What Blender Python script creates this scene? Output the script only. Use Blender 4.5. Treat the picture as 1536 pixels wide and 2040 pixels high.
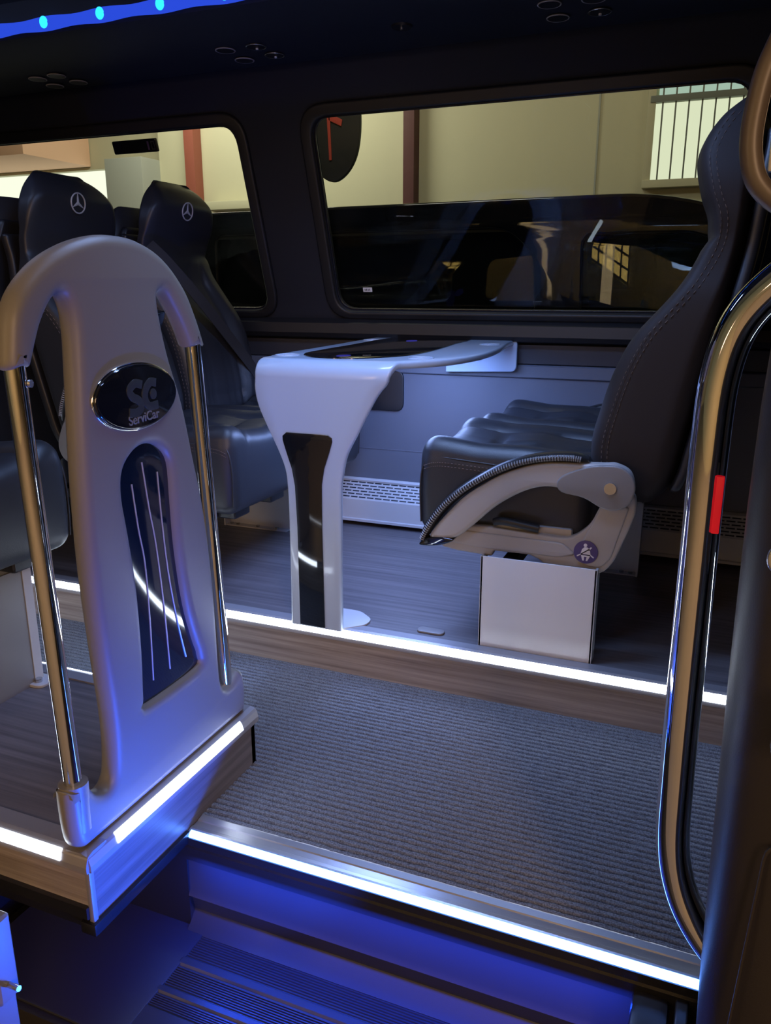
import bpy, bmesh, math, random
from math import sin, cos, pi, radians, sqrt, atan2
from mathutils import Vector, Matrix, noise as mnoise
random.seed(4)
S = bpy.context.scene
C = S.collection
for o in list(bpy.data.objects):
    bpy.data.objects.remove(o)

# ------------------------------------------------------------------ camera, world, lights
cam_d = bpy.data.cameras.new('camera'); cam = bpy.data.objects.new('camera', cam_d); C.objects.link(cam)
cam.location = (0, 0, 0.95)
cam.rotation_euler = (radians(90 - 15.505), 0, radians(22.39))
cam_d.sensor_fit = 'HORIZONTAL'; cam_d.sensor_width = 36.0; cam_d.lens = 36.0 * 1600 / 1536
cam_d.clip_start = 0.02; cam_d.clip_end = 100
S.camera = cam
S.view_settings.view_transform = 'Standard'; S.view_settings.look = 'None'
S.view_settings.exposure = 0.0; S.view_settings.gamma = 1.0; S.view_settings.use_curve_mapping = False
W = bpy.data.worlds.new('world'); S.world = W; W.use_nodes = True
W.node_tree.nodes['Background'].inputs[0].default_value = (0.35, 0.30, 0.24, 1)
W.node_tree.nodes['Background'].inputs[1].default_value = 0.02

def area(name, loc, target, size, power, col, spread=180):
    d = bpy.data.lights.new(name, 'AREA'); d.shape = 'RECTANGLE'; d.size, d.size_y = size
    d.energy = power; d.color = col; d.spread = radians(spread)
    o = bpy.data.objects.new(name, d); C.objects.link(o); o.location = loc
    o.rotation_euler = (Vector(target) - Vector(loc)).to_track_quat('-Z', 'Y').to_euler()
    return o
# cool cabin light: unseen fill added under the door header, then the cabin lamps
area('door_header_fill', (-0.40, 1.09, 1.56), (-1.0, 2.1, 0.45), (0.5, 0.06), 1.8, (0.36, 0.52, 1.0), 110)
area('aisle_ceiling_light', (-0.72, 1.70, 1.90), (-0.85, 2.10, 0.0), (0.9, 0.10), 13.0, (0.32, 0.50, 1.0), 125)
area('table_underside_light', (-0.98, 2.45, 0.740), (-0.98, 2.45, 0.0), (0.28, 0.8), 14.0, (0.31, 0.46, 1.0))
area('cabin_rear_light', (-2.3, 1.50, 1.88), (-2.3, 1.9, 0.2), (0.9, 0.1), 2.5, (0.40, 0.55, 1.0))
# warm light of the hall behind the camera
area('hall_warm_fill', (1.7, -1.9, 1.9), (-0.3, 1.8, 0.4), (0.5, 1.6), 50.0, (1.0, 0.62, 0.36))  # unseen fill added for warm light and chrome reflections, standing for hall lamps
area('hall_strip_light', (-2.6, -2.4, 1.6), (-0.9, 1.2, 0.6), (0.3, 1.8), 10.0, (1.0, 0.66, 0.42))
area('hall_wall_fill', (0.5, -3.2, 4.2), (0.5, -6.0, 1.2), (4.0, 0.5), 300.0, (1.0, 0.58, 0.30))  # unseen fill added so the near wall shows gold in the chrome
# blue step well light: unseen fill added for the divider foot, then riser strip
area('step_well_fill', (-0.45, 0.92, -0.30), (-0.95, 1.0, 0.05), (0.10, 0.05), 6.0, (0.01, 0.10, 1.0), 105)
area('step_riser_light', (-0.45, 1.130, -0.185), (-0.45, 1.145, -0.4), (0.9, 0.01), 5.5, (0.01, 0.07, 1.0), 170)
area('hall_far_left_light', (-4.4, 6.2, 3.6), (-4.4, 7.5, 1.6), (2.0, 0.6), 95.0, (1.0, 0.95, 0.82))
area('hall_mid_fill', (-2.2, 3.5, 4.3), (-3.2, 7.0, 1.0), (1.5, 0.5), 46.0, (1.0, 0.95, 0.85))  # unseen fill added to light the sign's front and the van roof
area('hall_far_right_light', (1.2, 5.6, 3.8), (0.2, 7.5, 1.6), (1.6, 0.4), 15.0, (1.0, 0.93, 0.66))

# ------------------------------------------------------------------ materials
def newmat(name):
    m = bpy.data.materials.new(name); m.use_nodes = True
    return m, m.node_tree, m.node_tree.nodes['Principled BSDF']
def pm(name, col, rough=0.5, metal=0.0, bump=0.0, bscale=200.0, coat=0.0, vary=0.0, vscale=8.0, emit=None, estr=0.0, coatr=0.05, spec=0.5):
    m, t, b = newmat(name)
    b.inputs['Base Color'].default_value = (*col, 1); b.inputs['Roughness'].default_value = rough
    b.inputs['Metallic'].default_value = metal; b.inputs['Coat Weight'].default_value = coat
    b.inputs['Coat Roughness'].default_value = coatr
    b.inputs['Specular IOR Level'].default_value = spec
    tc = t.nodes.new('ShaderNodeTexCoord')
    if vary > 0:
        n = t.nodes.new('ShaderNodeTexNoise'); n.inputs['Scale'].default_value = vscale; n.inputs['Detail'].default_value = 4
        t.links.new(tc.outputs['Object'], n.inputs['Vector'])
        r = t.nodes.new('ShaderNodeMapRange'); r.inputs['To Min'].default_value = 1 - vary; r.inputs['To Max'].default_value = 1 + vary
        t.links.new(n.outputs['Fac'], r.inputs['Value'])
        h = t.nodes.new('ShaderNodeHueSaturation'); h.inputs['Color'].default_value = (*col, 1)
        t.links.new(r.outputs[0], h.inputs['Value']); t.links.new(h.outputs[0], b.inputs['Base Color'])
    if bump > 0:
        n = t.nodes.new('ShaderNodeTexNoise'); n.inputs['Scale'].default_value = bscale; n.inputs['Detail'].default_value = 3
        t.links.new(tc.outputs['Object'], n.inputs['Vector'])
        bp = t.nodes.new('ShaderNodeBump'); bp.inputs['Strength'].default_value = bump; bp.inputs['Distance'].default_value = 0.001
        t.links.new(n.outputs['Fac'], bp.inputs['Height']); t.links.new(bp.outputs[0], b.inputs['Normal'])
    if emit:
        b.inputs['Emission Color'].default_value = (*emit, 1); b.inputs['Emission Strength'].default_value = estr
    return m
def wood(name, c1, c2, axis=0, rough=0.42):
    m, t, b = newmat(name)
    tc = t.nodes.new('ShaderNodeTexCoord'); mp = t.nodes.new('ShaderNodeMapping')
    sc = [60, 60, 60]; sc[axis] = 1.6
    mp.inputs['Scale'].default_value = sc
    t.links.new(tc.outputs['Object'], mp.inputs['Vector'])
    n = t.nodes.new('ShaderNodeTexNoise'); n.inputs['Scale'].default_value = 1.0; n.inputs['Detail'].default_value = 8; n.inputs['Roughness'].default_value = 0.65
    t.links.new(mp.outputs[0], n.inputs['Vector'])
    r = t.nodes.new('ShaderNodeValToRGB'); r.color_ramp.elements[0].position = 0.33; r.color_ramp.elements[1].position = 0.68
    r.color_ramp.elements[0].color = (*c1, 1); r.color_ramp.elements[1].color = (*c2, 1)
    t.links.new(n.outputs['Fac'], r.inputs[0]); t.links.new(r.outputs[0], b.inputs['Base Color'])
    b.inputs['Roughness'].default_value = rough
    bp = t.nodes.new('ShaderNodeBump'); bp.inputs['Strength'].default_value = 0.25; bp.inputs['Distance'].default_value = 0.0006
    t.links.new(n.outputs['Fac'], bp.inputs['Height']); t.links.new(bp.outputs[0], b.inputs['Normal'])
    return m
def emis(name, col, st):
    m = bpy.data.materials.new(name); m.use_nodes = True; t = m.node_tree; t.nodes.clear()
    e = t.nodes.new('ShaderNodeEmission'); e.inputs[0].default_value = (*col, 1); e.inputs[1].default_value = st
    o = t.nodes.new('ShaderNodeOutputMaterial'); t.links.new(e.outputs[0], o.inputs[0]); return m
def glassmat(name, tint, refl=0.06):
    m = bpy.data.materials.new(name); m.use_nodes = True; t = m.node_tree; t.nodes.clear()
    tr = t.nodes.new('ShaderNodeBsdfTransparent'); tr.inputs[0].default_value = (*tint, 1)
    gl = t.nodes.new('ShaderNodeBsdfGlossy'); gl.inputs['Roughness'].default_value = 0.0
    gl.inputs[0].default_value = (0.9, 0.93, 1, 1)
    fr = t.nodes.new('ShaderNodeLayerWeight'); fr.inputs[0].default_value = 0.25
    mr = t.nodes.new('ShaderNodeMapRange'); mr.inputs['To Min'].default_value = refl; mr.inputs['To Max'].default_value = 0.16
    mx = t.nodes.new('ShaderNodeMixShader'); o = t.nodes.new('ShaderNodeOutputMaterial')
    t.links.new(fr.outputs['Fresnel'], mr.inputs['Value']); t.links.new(mr.outputs[0], mx.inputs[0])
    t.links.new(tr.outputs[0], mx.inputs[1]); t.links.new(gl.outputs[0], mx.inputs[2]); t.links.new(mx.outputs[0], o.inputs[0])
    return m

M = dict(
    leather=pm('black_leather', (0.020, 0.021, 0.026), 0.42, bump=0.25, bscale=420),
    shellfab=pm('dark_brown_leatherette', (0.024, 0.018, 0.017), 0.65, spec=0.3, bump=0.25, bscale=500),
    stitch=pm('tan_thread', (0.13, 0.095, 0.08), 0.8),
    divider=pm('grey_moulded_plastic', (0.195, 0.182, 0.165), 0.42, bump=0.12, bscale=900),
    chrome=pm('polished_chrome', (0.82, 0.82, 0.84), 0.045, 1.0),
    gloss=pm('gloss_black_panel', (0.006, 0.007, 0.009), 0.06, coat=0.6),
    insert=pm('gloss_dark_acrylic', (0.006, 0.012, 0.022), 0.07, coat=0.7),
    silver=pm('silver_line', (0.62, 0.63, 0.66), 0.3, 0.6),
    badgegrey=pm('badge_grey', (0.055, 0.065, 0.075), 0.35, 0.4),
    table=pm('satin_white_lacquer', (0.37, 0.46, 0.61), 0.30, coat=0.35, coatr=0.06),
    alu=pm('brushed_aluminium', (0.42, 0.42, 0.44), 0.32, 0.75, bump=0.1, bscale=300),
    alulight=pm('pale_trim', (0.30, 0.29, 0.31), 0.4, 0.35),
    greypaint=pm('light_grey_powder_coat', (0.46, 0.46, 0.48), 0.5, bump=0.15, bscale=700),
    armgrey=pm('satin_grey_plastic', (0.38, 0.355, 0.34), 0.42, bump=0.08, bscale=700),
    armdark=pm('satin_dark_grey_plastic', (0.21, 0.20, 0.20), 0.42),
    black=pm('black_plastic', (0.012, 0.012, 0.015), 0.42, bump=0.15, bscale=500),
    blacksoft=pm('black_headliner', (0.006, 0.008, 0.017), 0.75, bump=0.3, bscale=500),
    rubber=pm('black_rubber', (0.010, 0.010, 0.012), 0.5),
    trimblk=pm('black_gloss_trim', (0.012, 0.012, 0.016), 0.22),
    wallfab=pm('grey_wall_leatherette', (0.105, 0.115, 0.15), 0.50, bump=0.3, bscale=450),
    walldark=pm('dark_wall_trim', (0.030, 0.031, 0.040), 0.5, bump=0.2, bscale=450),
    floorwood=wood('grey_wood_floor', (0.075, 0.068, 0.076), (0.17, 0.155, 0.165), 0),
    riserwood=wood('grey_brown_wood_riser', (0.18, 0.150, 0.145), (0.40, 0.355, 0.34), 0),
    sidewood=wood('grey_brown_wood_side', (0.095, 0.080, 0.080), (0.20, 0.175, 0.175), 1),
    stepblk=pm('black_step_plastic', (0.030, 0.030, 0.036), 0.36, bump=0.1, bscale=600),
    pillar=pm('brown_grey_pillar_trim', (0.022, 0.019, 0.020), 0.42, bump=0.2, bscale=500),
    ledw=emis('white_led', (0.74, 0.84, 1.0), 20.0),
    ledb=emis('blue_white_led', (0.10, 0.28, 1.0), 17.0),
    ledroof=emis('blue_roof_led', (0.03, 0.09, 0.9), 0.8),
    ledroofdot=emis('cyan_roof_led_dot', (0.02, 0.42, 1.0), 2.4),
    ledtouch=emis('blue_touch_light', (0.12, 0.12, 1.0), 0.25),
    glass=glassmat('tinted_glass', (0.80, 0.82, 0.78), 0.015),
    vanglass=glassmat('van_glass', (0.20, 0.25, 0.18), 0.05),
    vanglassdark=pm('van_privacy_glass', (0.004, 0.005, 0.006), 0.03, spec=0.6),
    vanblack=pm('black_car_paint', (0.004, 0.005, 0.008), 0.05, spec=0.6),
    hallwall=pm('cream_hall_wall', (0.56, 0.54, 0.38), 0.8, vary=0.06, vscale=0.7),
    hallcol=pm('red_brown_steel', (0.30, 0.085, 0.055), 0.6),
    hallgrey=pm('grey_hall_pier', (0.36, 0.38, 0.34), 0.8),
    hallfloor=pm('hall_concrete', (0.22, 0.21, 0.20), 0.6, vary=0.15, vscale=2),
    soffit=pm('peach_soffit', (0.80, 0.50, 0.34), 0.8),
    daylight=emis('daylight_opening', (1.0, 1.0, 0.86), 1.6),
    windowlit=emis('daylight_window', (0.90, 0.93, 0.70), 1.25),
    windowlit2=emis('daylight_window_upper', (0.62, 0.83, 0.72), 0.9),
    bar=pm('grey_window_bar', (0.16, 0.18, 0.16), 0.6),
    hallcoldark=pm('dark_maroon_steel', (0.085, 0.022, 0.022), 0.6),
    signblk=pm('dark_sign_panel', (0.030, 0.031, 0.030), 0.5),
    signred=pm('red_sign_mark', (0.62, 0.09, 0.06), 0.5),
    sticker=pm('purple_sticker', (0.075, 0.05, 0.17), 0.45),
    stickerwhite=pm('sticker_print', (0.72, 0.68, 0.72), 0.5),
    red=pm('red_rail_reflection', (0.75, 0.01, 0.03), 0.25, emit=(1, 0.01, 0.03), estr=0.25),  # red reflection of the rail, given its own colour and glow
    logo=pm('silver_thread_emblem', (0.50, 0.51, 0.54), 0.4, 0.3, emit=None),
    steel=pm('steel', (0.55, 0.56, 0.58), 0.25, 0.9),
    belt=pm('black_webbing', (0.026, 0.024, 0.026), 0.7, bump=0.5, bscale=900),
    handlebrown=pm('brown_moulded_plastic', (0.085, 0.068, 0.060), 0.4),
    goldlit=emis('gold_reflection_glow', (1.0, 0.62, 0.20), 9.0),
    lettering=pm('grey_lettering', (0.20, 0.21, 0.23), 0.4, 0.2),
    palepaint=pm('pale_grey_powder_coat', (0.70, 0.68, 0.69), 0.5, bump=0.15, bscale=700),
    white=pm('white_label', (0.75, 0.75, 0.78), 0.5),
)

def carpet_mat():
    m, t, b = newmat('ribbed_grey_carpet')
    tc = t.nodes.new('ShaderNodeTexCoord')
    n = t.nodes.new('ShaderNodeTexNoise'); n.inputs['Scale'].default_value = 320; n.inputs['Detail'].default_value = 4
    t.links.new(tc.outputs['Object'], n.inputs['Vector'])
    r = t.nodes.new('ShaderNodeValToRGB'); e = r.color_ramp.elements
    e[0].position = 0.36; e[0].color = (0.085, 0.088, 0.10, 1); e[1].position = 0.66; e[1].color = (0.20, 0.21, 0.24, 1)
    t.links.new(n.outputs['Fac'], r.inputs[0]); t.links.new(r.outputs[0], b.inputs['Base Color'])
    b.inputs['Roughness'].default_value = 0.95; b.inputs['Specular IOR Level'].default_value = 0.1
    n2 = t.nodes.new('ShaderNodeTexNoise'); n2.inputs['Scale'].default_value = 450; n2.inputs['Detail'].default_value = 3
    t.links.new(tc.outputs['Object'], n2.inputs['Vector'])
    bp = t.nodes.new('ShaderNodeBump'); bp.inputs['Strength'].default_value = 0.35; bp.inputs['Distance'].default_value = 0.002
    t.links.new(n2.outputs['Fac'], bp.inputs['Height']); t.links.new(bp.outputs[0], b.inputs['Normal'])
    return m
M['carpet'] = carpet_mat()
def perf_mat():
    m, t, b = newmat('perforated_heater_grille')
    tc = t.nodes.new('ShaderNodeTexCoord'); mp = t.nodes.new('ShaderNodeMapping')
    mp.inputs['Rotation'].default_value = (radians(-90), 0, 0)
    t.links.new(tc.outputs['Object'], mp.inputs['Vector'])
    br = t.nodes.new('ShaderNodeTexBrick'); br.inputs['Scale'].default_value = 1.0
    br.inputs['Color1'].default_value = (0.01, 0.012, 0.018, 1); br.inputs['Color2'].default_value = (0.012, 0.014, 0.02, 1)
    br.inputs['Mortar'].default_value = (0.42, 0.42, 0.44, 1)
    br.inputs['Brick Width'].default_value = 0.036; br.inputs['Row Height'].default_value = 0.0105
    br.inputs['Mortar Size'].default_value = 0.0032; br.inputs['Mortar Smooth'].default_value = 0.0
    t.links.new(mp.outputs[0], br.inputs['Vector']); t.links.new(br.outputs['Color'], b.inputs['Base Color'])
    b.inputs['Roughness'].default_value = 0.45
    return m
M['perf'] = perf_mat()
def arm_pad_mat():
    m, t, b = newmat('ribbed_armrest_pad')
    b.inputs['Base Color'].default_value = (0.016, 0.015, 0.016, 1); b.inputs['Roughness'].default_value = 0.3
    return m
M['pad'] = arm_pad_mat()

# ------------------------------------------------------------------ builders
def link(name, me, mat=None, parent=None, loc=None, smooth=None):
    o = bpy.data.objects.new(name, me); C.objects.link(o)
    if mat is not None: me.materials.append(mat)
    if parent: o.parent = parent
    if loc: o.location = loc
    if smooth is not None:
        for p in me.polygons: p.use_smooth = True
        me.set_sharp_from_angle(angle=radians(smooth))
    return o
def fin(name, bm, mat, parent=None, smooth=None):
    bmesh.ops.recalc_face_normals(bm, faces=bm.faces)
    me = bpy.data.meshes.new(name); bm.to_mesh(me); bm.free()
    return link(name, me, mat, parent, smooth=smooth)
def thing(name, label, cat, loc=(0, 0, 0), rotz=0, group=None):
    o = bpy.data.objects.new(name, None); C.objects.link(o); o.empty_display_size = 0.1
    o.location = loc; o.rotation_euler = (0, 0, rotz)
    return tag(o, label, cat, group)
def tag(o, label, cat, group=None):
    o['label'] = label; o['category'] = cat
    if group: o['group'] = group
    return o
def struct(o):
    o['kind'] = 'structure'; return o
def box(bm, x0, x1, y0, y1, z0, z1, bev=0.0, seg=2):
    r = bmesh.ops.create_cube(bm, size=1.0)
    vs = r['verts']
    for v in vs:
        v.co = Vector(((x0 + x1) / 2 + v.co.x * (x1 - x0), (y0 + y1) / 2 + v.co.y * (y1 - y0), (z0 + z1) / 2 + v.co.z * (z1 - z0)))
    if bev > 0:
        es = set()
        for v in vs: es.update(v.link_edges)
        bmesh.ops.bevel(bm, geom=list(es), offset=bev, segments=seg, profile=0.7, affect='EDGES')
def boxo(name, b, mat, parent=None, bev=0.0, seg=2):
    bm = bmesh.new(); box(bm, *b, bev=bev, seg=seg)
    return fin(name, bm, mat, parent, smooth=35 if bev else None)
def smoothpath(pts, n=8, closed=False):
    P_ = [Vector(p) for p in pts]; out = []; N = len(P_)
    rng = range(N if closed else N - 1)
    for i in rng:
        if closed: p0, p1, p2, p3 = P_[(i - 1) % N], P_[i], P_[(i + 1) % N], P_[(i + 2) % N]
        else: p0, p1, p2, p3 = P_[max(i - 1, 0)], P_[i], P_[i + 1], P_[min(i + 2, N - 1)]
        for k in range(n):
            t = k / n
            out.append(0.5 * ((2 * p1) + (p2 - p0) * t + (2 * p0 - 5 * p1 + 4 * p2 - p3) * t * t + (3 * p1 - p0 - 3 * p2 + p3) * t ** 3))
    if not closed: out.append(P_[-1].copy())
    return out
def tube(bm, path, r, seg=16, closed=False, cap=True, rfun=None):
    N = len(path); rings = []
    up = Vector((0.013, 0.021, 1)).normalized(); prev = None
    for i, p in enumerate(path):
        if closed: t = (path[(i + 1) % N] - path[(i - 1) % N])
        else: t = path[min(i + 1, N - 1)] - path[max(i - 1, 0)]
        t.normalize()
        if prev is None:
            a = up if abs(t.dot(up)) < 0.9 else Vector((1, 0, 0))
            nrm = (a - t * a.dot(t)).normalized()
        else:
            nrm = (prev - t * prev.dot(t)).normalized()
        prev = nrm; bn = t.cross(nrm)
        rr = rfun(i / (N - 1)) if rfun else r
        rings.append([bm.verts.new(p + (nrm * cos(2 * pi * k / seg) + bn * sin(2 * pi * k / seg)) * rr) for k in range(seg)])
    for i in range(N if closed else N - 1):
        a, b = rings[i], rings[(i + 1) % N]
        for k in range(seg):
            bm.faces.new((a[k], a[(k + 1) % seg], b[(k + 1) % seg], b[k]))
    if cap and not closed:
        bm.faces.new(rings[0][::-1]); bm.faces.new(rings[-1])
def tubeo(name, path, r, mat, parent=None, seg=16, closed=False, rfun=None):
    bm = bmesh.new(); tube(bm, path, r, seg, closed, rfun=rfun)
    return fin(name, bm, mat, parent, smooth=50)
AX = {'yz': Matrix(((0, 0, 1), (1, 0, 0), (0, 1, 0))),   # 2D (u,v) -> y,z ; extrusion along x
      'xz': Matrix(((1, 0, 0), (0, 0, -1), (0, 1, 0))),  # -> x,z ; extrusion along -y
      'xy': Matrix(((1, 0, 0), (0, 1, 0), (0, 0, 1)))}
def plate(name, outlines, axes, at, depth, bevel, mat, parent=None, res=3, smooth=40):
    """flat shape from closed outlines (the first is the outer one, others are holes), extruded to depth, edges rounded"""
    cu = bpy.data.curves.new(name, 'CURVE'); cu.dimensions = '2D'; cu.fill_mode = 'BOTH'
    for ol in outlines:
        sp = cu.splines.new('POLY'); sp.points.add(len(ol) - 1)
        for p, q in zip(sp.points, ol): p.co = (q[0], q[1], 0, 1)
        sp.use_cyclic_u = True
    cu.bevel_depth = bevel; cu.bevel_resolution = res; cu.extrude = max(depth / 2 - bevel, 0.00005); cu.offset = -bevel
    tmp = bpy.data.objects.new('tmp', cu); C.objects.link(tmp)
    me = bpy.data.meshes.new_from_object(tmp.evaluated_get(bpy.context.evaluated_depsgraph_get()))
    bpy.data.objects.remove(tmp); bpy.data.curves.remove(cu)
    me.name = name
    m3 = AX[axes]; off = {'yz': Vector((at, 0, 0)), 'xz': Vector((0, at, 0)), 'xy': Vector((0, 0, at))}[axes]
    for v in me.vertices: v.co = m3 @ v.co + off
    bm = bmesh.new(); bm.from_mesh(me); bmesh.ops.remove_doubles(bm, verts=bm.verts, dist=0.00004)
    bmesh.ops.recalc_face_normals(bm, faces=bm.faces); me.materials.clear(); bm.to_mesh(me); bm.free()
    return link(name, me, mat, parent, smooth=smooth)
def sm2(pts, n=5, closed=True):
    return [(p.x, p.y) for p in smoothpath([(a, b, 0) for a, b in pts], n, closed)]
def rounded(pts, r, n=5):
    """polygon with corners rounded to radius r (a number or one per corner)"""
    out = []; N = len(pts)
    for i in range(N):
        p = Vector(pts[i]); a = Vector(pts[i - 1]); b = Vector(pts[(i + 1) % N])
        rr = r[i] if isinstance(r, (list, tuple)) else r
        d1 = (a - p); d2 = (b - p)
        k = min(rr, d1.length * 0.49, d2.length * 0.49)
        if k <= 1e-5: out.append(tuple(p)); continue
        p1 = p + d1.normalized() * k; p2 = p + d2.normalized() * k
        for j in range(n + 1):
            t = j / n
            q = p1 * (1 - t) ** 2 + p * 2 * t * (1 - t) + p2 * t * t
            out.append((q.x, q.y))
    return out
def rrect(x0, x1, z0, z1, r, n=6): return rounded([(x0, z0), (x1, z0), (x1, z1), (x0, z1)], r, n)
def ell(cx, cz, rx, rz, n=40): return [(cx + rx * cos(2 * pi * i / n), cz + rz * sin(2 * pi * i / n)) for i in range(n)]
def profile(name, prof, axis, a0, a1, mat, parent=None, smooth=None):
    """closed cross-section extruded along x ((y,z) profile) or along y ((x,z) profile)"""
    bm = bmesh.new()
    f = (lambda u, v, a: (a, u, v)) if axis == 'x' else (lambda u, v, a: (u, a, v))
    A = [bm.verts.new(f(u, v, a0)) for u, v in prof]; B = [bm.verts.new(f(u, v, a1)) for u, v in prof]
    n = len(prof)
    for i in range(n): bm.faces.new((A[i], A[(i + 1) % n], B[(i + 1) % n], B[i]))
    bm.faces.new(A[::-1]); bm.faces.new(B)
    return fin(name, bm, mat, parent, smooth)
def soft(name, size, r, div, fn, mat, parent=None):
    """rounded cushion block: a gridded box with rounded edges, then shaped by fn"""
    lx, ly, lz = size; bm = bmesh.new()
    nx, ny, nz = div
    verts = {}
    def coord(i, n, L):
        # denser near the edges
        t = i / n; t = t - 0.12 * sin(2 * pi * t) / (1)
        return (t - 0.5) * L
    def V(i, j, k):
        key = (i, j, k)
        if key not in verts:
            p = Vector((coord(i, nx, lx), coord(j, ny, ly), coord(k, nz, lz)))
            q = Vector((max(-lx / 2 + r, min(lx / 2 - r, p.x)), max(-ly / 2 + r, min(ly / 2 - r, p.y)), max(-lz / 2 + r, min(lz / 2 - r, p.z))))
            d = p - q
            if d.length > 1e-9:
                m = max(abs(d.x), abs(d.y), abs(d.z)); d = d.normalized() * m
            verts[key] = bm.verts.new(fn(q + d))
        return verts[key]
    for (n1, n2, f) in ((nx, ny, lambda a, b, s: (a, b, s * nz)), (nx, nz, lambda a, b, s: (a, s * ny, b)), (ny, nz, lambda a, b, s: (s * nx, a, b))):
        for s in (0, 1):
            for a in range(n1):
                for b in range(n2):
                    q = [V(*f(a, b, s)), V(*f(a + 1, b, s)), V(*f(a + 1, b + 1, s)), V(*f(a, b + 1, s))]
                    bm.faces.new(q)
    return fin(name, bm, mat, parent, smooth=60)
def lerp_table(tab):
    pts = [(p.x, p.y) for p in smoothpath([(a, b, 0) for a, b in tab], 8)]
    def f(z):
        if z <= pts[0][0]: return pts[0][1]
        for (a, u), (b, v) in zip(pts, pts[1:]):
            if z <= b: return u + (v - u) * (z - a) / (b - a) if b > a else v
        return pts[-1][1]
    return f
def text_mesh(name, s, size, m4, mat, parent=None, extrude=0.0008, offset=0.0, space=1.0):
    cu = bpy.data.curves.new(name, 'FONT'); cu.body = s; cu.size = size; cu.extrude = extrude; cu.offset = offset
    cu.align_x = 'CENTER'; cu.align_y = 'CENTER'; cu.space_character = space
    tmp = bpy.data.objects.new('tmp', cu); C.objects.link(tmp)
    me = bpy.data.meshes.new_from_object(tmp.evaluated_get(bpy.context.evaluated_depsgraph_get()))
    bpy.data.objects.remove(tmp); bpy.data.curves.remove(cu)
    me.name = name; me.transform(m4); me.materials.clear()
    return link(name, me, mat, parent)
def cyl(bm, c, axis, r, h, seg=24, r2=None):
    a = Vector(axis).normalized(); c = Vector(c)
    tube(bm, [c - a * h / 2, c + a * h / 2], r, seg, rfun=(lambda t: r + ((r2 if r2 is not None else r) - r) * t))
def cylo(name, c, axis, r, h, mat, parent=None, seg=24):
    bm = bmesh.new(); cyl(bm, c, axis, r, h, seg); return fin(name, bm, mat, parent, smooth=40)

# ------------------------------------------------------------------ cabin structure (z = 0 is the raised wooden floor)
AZ = -0.14      # aisle carpet
XL, XR = -4.4, 2.0
YW = 3.0
# raised floor by the windows, raised floor on the near side, step well
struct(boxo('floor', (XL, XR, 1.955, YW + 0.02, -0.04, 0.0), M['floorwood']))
struct(boxo('floor', (XL, -0.955, 0.915, 1.43, -0.04, 0.0), M['floorwood']))
struct(boxo('floor', (XL, XR, 1.16, 1.97, -0.20, AZ - 0.006), M['black']))
struct(boxo('floor', (XL, XR, 0.2, 1.3, -0.80, -0.62), M['black']))
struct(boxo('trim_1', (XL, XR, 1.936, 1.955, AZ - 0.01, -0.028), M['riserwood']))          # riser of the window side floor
struct(boxo('trim_2', (XL, -0.9385, 0.897, 0.917, -0.105, -0.028), M['riserwood']))           # riser facing the door
struct(boxo('trim_3', (-0.955, -0.930, 0.906, 1.445, -0.14, -0.028), M['sidewood']))         # end face beside the step
struct(boxo('trim_12', (-0.9385, -0.9275, 0.8945, 0.906, -0.138, -0.030), M['alulight'], bev=0.003))
struct(boxo('trim_4', (XL, -0.93, 1.43, 1.445, AZ, -0.028), M['riserwood']))
# black base rail below the near platform
struct(profile('trim_5', [(0.905, -0.165), (0.90, -0.135), (0.888, -0.128), (0.888, -0.105), (0.93, -0.105), (0.93, -0.165)], 'x', XL, -0.937, M['trimblk']))
struct(boxo('trim_6', (-0.955, -0.921, 0.888, 1.17, -0.160, -0.136), M['trimblk'], bev=0.004))
struct(boxo('trim_7', (XL, -0.935, 1.168, 1.30, -0.42, -0.145), M['black']))
struct(boxo('trim_13', (-1.42, -1.36, 0.93, 1.168, -0.42, -0.145), M['black']))
struct(boxo('trim_14', (-1.42, -0.955, 0.915, 1.168, -0.150, -0.04), M['black']))

# ribbed carpet, ribs along the aisle
def carpet():
    bm = bmesh.new()
    x0, x1, y0, y1 = -3.2, 1.3, 1.222, 1.937
    pitch = 0.0172; per = 10; ny = int((y1 - y0) / pitch * per); nx = 520
    rows = []
    for j in range(ny + 1):
        y = y0 + (y1 - y0) * j / ny
        row = []
        for i in range(nx + 1):
            x = x0 + (x1 - x0) * i / nx
            w = mnoise.noise(Vector((x * 14, y * 30, 0))) * 0.0020 + mnoise.noise(Vector((x * 60, y * 90, 3))) * 0.0020
            d = abs(((y + w) / pitch) % 1 - 0.5)
            h = 0.0100 * (1 - math.exp(-((0.5 - d) / 0.15) ** 2)) - 0.004 * (0.5 - d - 0.25) + mnoise.noise(Vector((x * 160, y * 300, 7))) * 0.0016
            row.append(bm.verts.new((x, y, AZ - 0.004 + h)))
        rows.append(row)
    for a, b in zip(rows, rows[1:]):
        for i in range(nx): bm.faces.new((a[i], a[i + 1], b[i + 1], b[i]))
    o = fin('ribbed_carpet', bm, M['carpet'], smooth=180)
    o.data.update()
    return tag(o, 'dark grey ribbed carpet runner lying along the sunken aisle', 'carpet')
carpet()

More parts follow.
